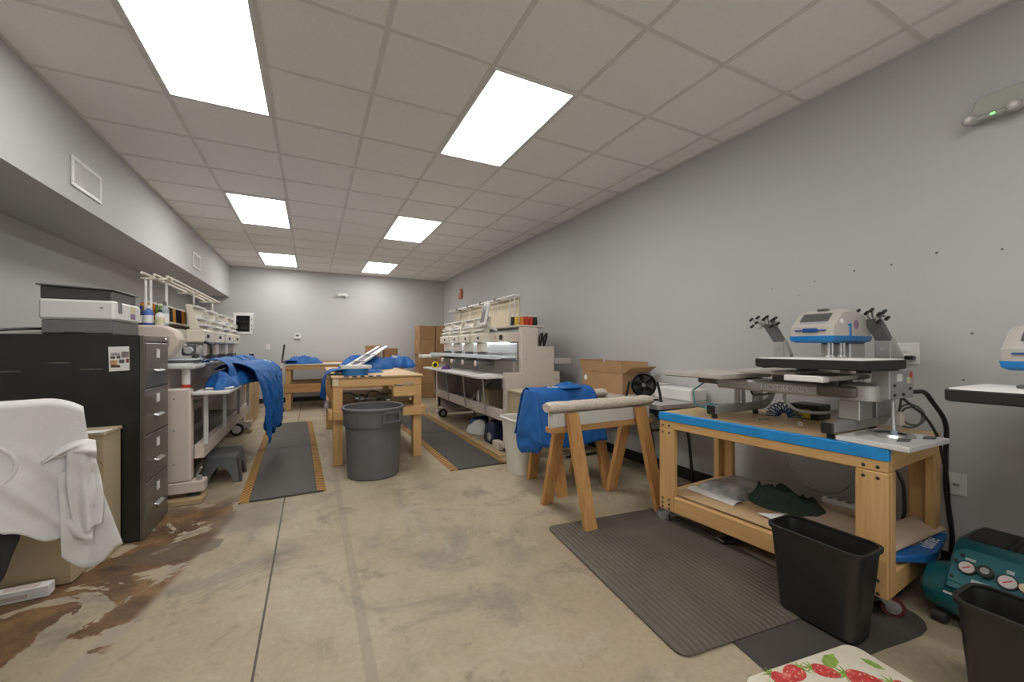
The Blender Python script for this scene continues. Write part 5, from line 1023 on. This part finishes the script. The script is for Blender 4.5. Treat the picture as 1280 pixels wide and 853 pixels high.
box('front_rail', BEIGE, Lm, -.83, YA+.1005, .31, -.765, YB-.1005, .42); box('rear_rail', BEIGE, Lm, -1.74, YA+.1005, .31, -1.68, YB-.1005, .42)
box('under_shelf', M('machine_shelf_dark', (.10, .09, .08), .5), Lm, -1.68, YA+.105, .33, -.835, YB-.105, .345)
box('motor_cover', BEIGE, Lm, -1.5, 4.5, .346, -1.05, 5.5, .62); box('motor_vent', GREYD, Lm, -1.049, 5.05, .42, -1.045, 5.3, .56, bev=0); MB().beam((-1.0, 4.2, .64), (-1.0, 4.6, .46), .05, .03, (1, 0, 0)).build('brace', BEIGE, Lm)
# upper bed
box('upper_bed', M('bed_offwhite', (.60, .60, .57), .4), Lm, -1.6, YA, 1.022, -.805, 4.22, 1.056, bev=.008); box('bed_beam', BEIGE, Lm, -1.6, YA+.005, .875, -.98, YB-.1, 1.021)
MB().tube([(-.875, 3.94, .875), (-.875, 3.94, 1.021)], .028, 16).build('support_post', WHITE, Lm); MB().tube([(-.875, 3.94, .876), (-.875, 3.94, .90)], .03, 16).build('red_collar', RED, Lm)
MB().prism([(-1.6, .9), (-.98, .96), (-.98, 1.0205), (-1.6, 1.0205)], 'y', YA-.002, YA+.004).build('bed_gusset', BEIGE, Lm)
box('frame_rail', BEDW, Lm, -.93, 4.25, 1.02, -.86, YB, 1.05)
# end housing with sloping shoulder
MB().prism([(-1.62, 1.0565), (-1.02, 1.0565), (-.96, 1.13), (-.90, 1.24), (-.93, 1.315), (-1.0, 1.355), (-1.62, 1.355)], 'y', YA+.03, YA+.20, .012).build('end_housing', BEIGE, Lm)
box('vent_grille', M('vent_grey', (.33, .29, .27), .5), Lm, -.998, YA+.024, 1.20, -.965, YA+.0295, 1.27, bev=0); box('red_label', REDL, Lm, -.905, YA+.21, 1.215, -.86, YA+.214, 1.25, bev=0) if False else None
box('head_beam', BEIGE, Lm, -1.30, YA+.205, 1.215, -1.0, YB-.02, 1.345, bev=.012); box('beam_face', CREAM, Lm, -.999, YA+.21, 1.22, -.96, 4.40, 1.335)
lb = box('red_label', REDL, Lm, -.959, 4.10, 1.245, -.957, 4.20, 1.285, bev=0)
cp = box('cap_driver', GREYD, Lm, -.955, 4.16, 1.12, -.89, 4.32, 1.22, bev=.01); MB().cyl((-.90, 4.15, 1.165), (-.90, 4.10, 1.165), .028).build('driver_shaft', STEEL, cp); MB().cyl((-.93, 4.15, 1.20), (-.93, 4.08, 1.20), .018).build('driver_shaft', STEEL, cp); MB().cyl((-.88, 4.33, 1.19), (-.88, 4.37, 1.19), .022).build('driver_shaft', GREYM, cp); MB().lathe((-.859, 4.23, 1.15), [(.05, 0), (.052, .02), (.03, .03)], 24, 'x').build('driver_ring', STEEL, cp); MB().tube(spline([(-.86, 4.14, 1.12), (-.82, 4.05, 1.13), (-.84, 4.02, 1.10)], 10), .010, 8).build('lever', BLACKP, cp)
MB().tube(spline([(-.84, 4.36, 1.24), (-.80, 4.38, 1.20), (-.80, 4.38, 1.08)], 12), .012, 8).build('black_hose', BLACKP, Lm)
for y in (4.55, 5.08, 5.61, 6.14): head(Lm, -.84, y, -1, 1.228)
box('thread_shelf', CREAM, Lm, -1.30, 4.02, 1.385, -1.04, 6.5, 1.40)
for y in (4.2, 5.2, 6.2): box('shelf_bracket', BEIGE, Lm, -1.22, y, 1.3455, -1.12, y+.03, 1.3845)
for x, z in ((-1.0, 1.735), (-1.075, 1.745), (-1.15, 1.755)): MB().tube([(x, 3.98, z), (x, 5.95, z-.005)], .011, 8).build('thread_rail', CREAM, Lm)
for y in (4.06, 5.0, 5.85): MB().box(-1.18, y-.012, 1.715, -.985, y+.012, 1.732, .003).build('rail_crossbar', CREAM, Lm)
for y, x in ((4.06, -1.15), (4.06, -1.12), (4.08, -1.03), (5.0, -1.05), (5.85, -1.05)): MB().tube([(x, y, 1.3555 if y < 4.2 else 1.40), (x, y, 1.72)], .009, 8).build('rail_post', WHITE, Lm)
ar = MB().tube(spline([(-1.05, 6.55, 1.30), (-.98, 6.62, 1.40), (-.86, 6.58, 1.50)], 12), .018, 10).build('screen_arm', WHITE, Lm)
m4 = frame_mtx((-.82, 6.48, 1.505), (1, -.12, .0), (0.02, 0, 1)); s_ = MB().box(-.12, -.15, -.02, .12, .15, .02, .01, mat=m4).build('control_screen', WHITE, ar); MB().box(-.082, -.105, .0205, .075, .11, .0225, 0, mat=m4).build('screen_glass', GLASSK, s_)
for z in (.06, -.02, -.07): MB().box(.092, z-.012, .0205, .104, z+.012, .0225, 0, mat=m4).build('key', GREYM, s_)
for x, y in ((-.90, 6.50),):
    wl = MB().tube([(x, y-.022, .085), (x, y+.022, .085)], .082, 28).build('caster_wheel', RUBBER, Lm); MB().tube([(x, y-.026, .085), (x, y+.026, .085)], .052, 20).build('hub', WHITE, wl)
    MB().box(x-.04, y-.05, .172, x+.04, y+.1, .19, .003).box(x-.034, y-.02, .08, x-.029, y+.02, .172, .001).box(x+.029, y-.02, .08, x+.034, y+.02, .172, .001).box(x-.03, y-.02, .19, x+.03, y+.04, .31, .002).build('caster_fork', BEIGE, Lm)
G_ = 'thread spools on the left machine shelf'
nm = ['pale green', 'brown', 'black', 'gold', 'dark navy', 'orange', 'olive', 'black', 'gold']
for k, (c, w_) in enumerate(((0, 'pale green'), (1, 'brown'), (2, 'black'), (3, 'gold'), (4, 'navy'), (2, 'black'), (5, 'orange'), (7, 'olive'))):
    spool('thread_spool', -1.075, 4.12+.085*k, 1.4005, THREADS[c], '%s thread spool on the left machine shelf, number %s from the bottles' % (w_, ['one', 'two', 'three', 'four', 'five', 'six', 'seven', 'eight'][k]), G_, .135, .036)
for k, (c, w_) in enumerate(((3, 'gold'), (5, 'orange'), (1, 'brown'), (9, 'yellow'), (6, 'red'))):
    spool('thread_spool', -1.18, 4.16+.10*k, 1.4005, THREADS[c], '%s thread spool in the back row on the left machine shelf' % w_, G_, .165, .036)
# bottles on the near end housing
def bottle(label, x, y, z, r, h, mat, capm, spray=False):
    t = thing('bottle', label, 'bottle', (x, y, z)); MB().lathe((x, y, z), [(r*.92, 0), (r, .006), (r, h*.62), (r*.85, h*.72), (r*.38, h*.8), (r*.38, h*.84)], 20).build('bottle_body', mat, t)
    MB().lathe((x, y, z), [(r*.46, h*.842), (r*.46, h*.93), (r*.3, h)], 14).build('cap', capm, t)
    MB().lathe((x, y, z), [(r*1.015, h*.12), (r*1.015, h*.5)], 20, cap0=False, cap1=False).build('bottle_label', OFFW if mat is not OFFW else LABELY, t)
    if spray: MB().box(x-.02, y-.045, z+h*.93, x+.02, y+.02, z+h*1.08, .005).build('trigger_head', capm, t)
bottle('blue bottle with white cap at the near end of the left machine', -1.10, 3.94, 1.3555, .030, .15, M('blue_bottle', (.07, .14, .45), .3), WHITE)
bottle('dark navy bottle behind the blue one at the near end of the left machine', -1.15, 3.97, 1.3555, .022, .15, NAVY, NAVY)
bottle('small white bottle with black cap at the near end of the left machine', -1.03, 3.93, 1.3555, .028, .12, OFFW, BLACKP)
bottle('tall grey bottle beside the thread spools at the near end of the left machine', -1.02, 4.0, 1.3555, .026, .19, M('grey_bottle', (.33, .37, .40), .4), GREYD)
# plank below the foot and stool
tag(MB().box(-1.78, 3.80, .001, -.745, 4.0, .0405, .004).build('plank', RAWX), 'flat wooden plank under the near foot of the left machine', 'plank')
tag(MB().box(-1.76, 6.62, .001, -.75, 6.78, .0405, .004).build('plank', RAWX), 'flat wooden plank under the far foot of the left machine', 'plank')
t = thing('step_stool', 'grey plastic step stool on the floor beside the left machine', 'step stool', (-.70, 4.45, 0))
x0, x1, y0, y1, h = -.86, -.555, 4.26, 4.62, .255
MB().loft([[(a, b, z) for a, b, _ in rrect(x0+.04-i, y0+.04-i, x1-.04+i, y1-.04+i, 0, .03)] for z, i in ((h-.035, .014), (h-.006, .006), (h, 0))]).build('stool_top', STOOLP, t)
def frame_side(p0, p1, q0, q1, nrm):
    """arched side between two feet"""
    m = MB(); out = [p0, p1, q1, q0]
    P0, P1, Q0, Q1 = map(Vector, (p0, p1, q0, q1)); w_ = (P1-P0); n = Vector(nrm)*.016; arc = []
    lg = .055
    poly = [P0, Q0, Q1, P1, P1-w_.normalized()*lg, None]
    a0, a1 = P0+w_.normalized()*lg, P1-w_.normalized()*lg; H = (Q0.z-P0.z)
    inner = []
    for k in range(13):
        u = k/12; base = a1.lerp(a0, u); top = Q1.lerp(Q0, .2+.6*u); hh = min(1, 3*u, 3*(1-u))**.6*.66; inner.append(base.lerp(top, hh))
    pl = [P0, Q0, Q1, P1]+inner; V = [m.bm.verts.new(p) for p in pl]; W = [m.bm.verts.new(p+n) for p in pl]; N = len(pl)
    outer = [0, 1, 2, 3]
    # strips: outer ring and inner arch
    def cap(R, flip):
        I = R[4:]; f = lambda *v: m.bm.faces.new(v)
        k6 = len(I)//2
        for a in range(k6): f(R[2] if a >= 3 else R[3], I[a], I[a+1]) 
        f(R[3], I[3], R[2]) if False else None
        for a in range(k6, len(I)-1): f(R[1] if a < len(I)-4 else R[0], I[a], I[a+1])
        f(R[3], R[2], I[3]); f(R[2], R[1], I[k6]); f(R[1], R[0], I[len(I)-4])
    cap(V, 0); cap(W, 1)
    for k in range(N): m.bm.faces.new((V[k], V[(k+1) % N], W[(k+1) % N], W[k]))
    return m
zt_ = h-.036; i = .03
for a, b, c, d, nr in (((x0, y0, .001), (x1, y0, .001), (x0+i, y0+i, zt_), (x1-i, y0+i, zt_), (0, 1, 0)), ((x0, y1, .001), (x1, y1, .001), (x0+i, y1-i, zt_), (x1-i, y1-i, zt_), (0, -1, 0)), ((x0, y0, .001), (x0, y1, .001), (x0+i, y0+i, zt_), (x0+i, y1-i, zt_), (1, 0, 0)), ((x1, y0, .001), (x1, y1, .001), (x1-i, y0+i, zt_), (x1-i, y1-i, zt_), (-1, 0, 0))):
    frame_side(a, b, c, d, nr).build('stool_side', STOOLP, t)
# blue shirts on the left machine
SG = 'blue shirts on the left machine'
for k, y in enumerate((4.50, 5.02, 5.55, 6.08)):
    t = thing('shirt', 'blue shirt clamped in the hoop below the %s head of the left machine' % ['nearest', 'second', 'third', 'farthest'][k], 'shirt', (-.82, y, .95), 0, SG)
    pa = [(-.845, 0, 1.066), (-.79, 0, 1.088), (-.72, 0, 1.082), (-.655, 0, 1.03), (-.625, 0, .96), (-.61, 0, .90)]
    o = drape(pa, (0, 1, 0), y-.245, y+.235, .016, 3, 3+k, 26, 30, .012, (0, 1), 0, .02).build('hooped_body', BLUE, t, ang=60); solid(o, .006)
    MB().tube([(-.775+.0*u, y-.24+.02*math.sin(k), 1.066-.10*u) if False else (-.80+.06*u, y-.22, 1.079-.02*u*u) for u in (0, .3, .6, 1)], .007, 8).build('white_piping', OFFW, t)
t = shirt('big heap of blue shirts on the left machine tray, spilling over its edge', (-.66, 5.20, .842), .20, .66, .19, 23, .06, SG, amp=.06); MB().beam((-.52, 5.6, 1.045), (-.44, 5.5, 1.015), .045, .003, (.3, -.3, 1), .001).build('paper_tag', OFFW, t)
t = thing('shirt', 'blue shirt hanging down from the left machine tray over the striped mat', 'shirt', (-.40, 5.1, .6), 0, SG)
pa = [(-1.26, 0, .99), (-1.15, 0, 1.045), (-1.02, 0, 1.03), (-.92, 0, .94), (-.875, 0, .76), (-.87, 0, .52), (-.89, 0, .30)]
o = drape(pa, (.10, 1, 0), 4.55, 5.75, .05, 3.1, 9, 60, 70, .012, (0, 1), -.42, .14).build('hanging_body', BLUE, t, ang=60); solid(o, .008)
t = thing('shirt', 'blue shirt lying flat on the near end of the left machine tray', 'shirt', (-.68, 4.55, .842), 0, SG); heap((-.705, 4.42, .842), .12, .48, .17, 31, .05, .05).build('crumpled_body', BLUE, t, ang=60)
for k in range(3): tag(MB().prism([(-.80+.02*k, 3.98), (-.60+.01*k, 4.0), (-.60, 4.22), (-.80, 4.18)], 'z', .842+.006*k, .846+.006*k).build('backing_sheet', (OFFW, GREYD, OFFW)[k]), ['white backing sheet, lowest on the near end of the left machine tray', 'dark backing sheet between two white ones on the left machine tray', 'white backing sheet, topmost on the near end of the left machine tray'][k], 'backing sheet')
# white hooped stack on the upper bed
for k in range(3):
    tag(MB().loft([rrect(-1.10+.01*k, 3.90+.01*k, -.83+.012*k, 4.20, 1.0575+.016*k, .06), rrect(-1.10+.01*k, 3.90+.01*k, -.83+.012*k, 4.20, 1.0685+.016*k, .06)]).build('flat_hoop', BEDW if k != 1 else GREYD), ['pale flat hoop frame, lowest of three on the near bed of the left machine', 'dark flat hoop frame between two pale ones on the left machine bed', 'pale flat hoop frame, topmost of three on the near bed of the left machine'][k], 'embroidery frame', 'stacked frames on the left machine bed')
# wooden cabinet behind the left machine
t = thing('wooden_cabinet', 'pale wooden cabinet beyond the far end of the left machine', 'cabinet', (-1.2, 7.9, 0)); box('cabinet_body', M('maple_board', (.46, .32, .17), .55), t, -1.55, 7.52, .001, -.83, 8.25, .93); box('cabinet_top', WPX, t, -1.57, 7.50, .9305, -.81, 8.27, .955)
d = box('door', M('maple_door', (.43, .29, .15), .5), t, -.829, 7.54, .05, -.815, 8.22, .9); MB().tube([(-.80, 7.60, .5), (-.80, 7.60, .62)], .006, 8).tube([(-.815, 7.60, .505), (-.80, 7.60, .505)], .005, 8).tube([(-.815, 7.60, .615), (-.80, 7.60, .615)], .005, 8).build('handle', STEEL, d)
spool('thread_spool', -.86, 7.62, .9555, PURP, 'tall purple thread cone on the pale wooden cabinet', 'thread on the wooden cabinet', .15, .035)
t = thing('bottle', 'small dark bottle on the pale wooden cabinet beside the purple cone', 'bottle', (-1.08, 7.62, .9555)); MB().lathe((-1.08, 7.62, .9555), [(.035, 0), (.037, .01), (.03, .09), (.015, .11)], 16).build('bottle_body', NAVY, t); MB().lathe((-1.08, 7.62, .9555), [(.017, .111), (.017, .14)], 12).build('cap', GREYD, t)
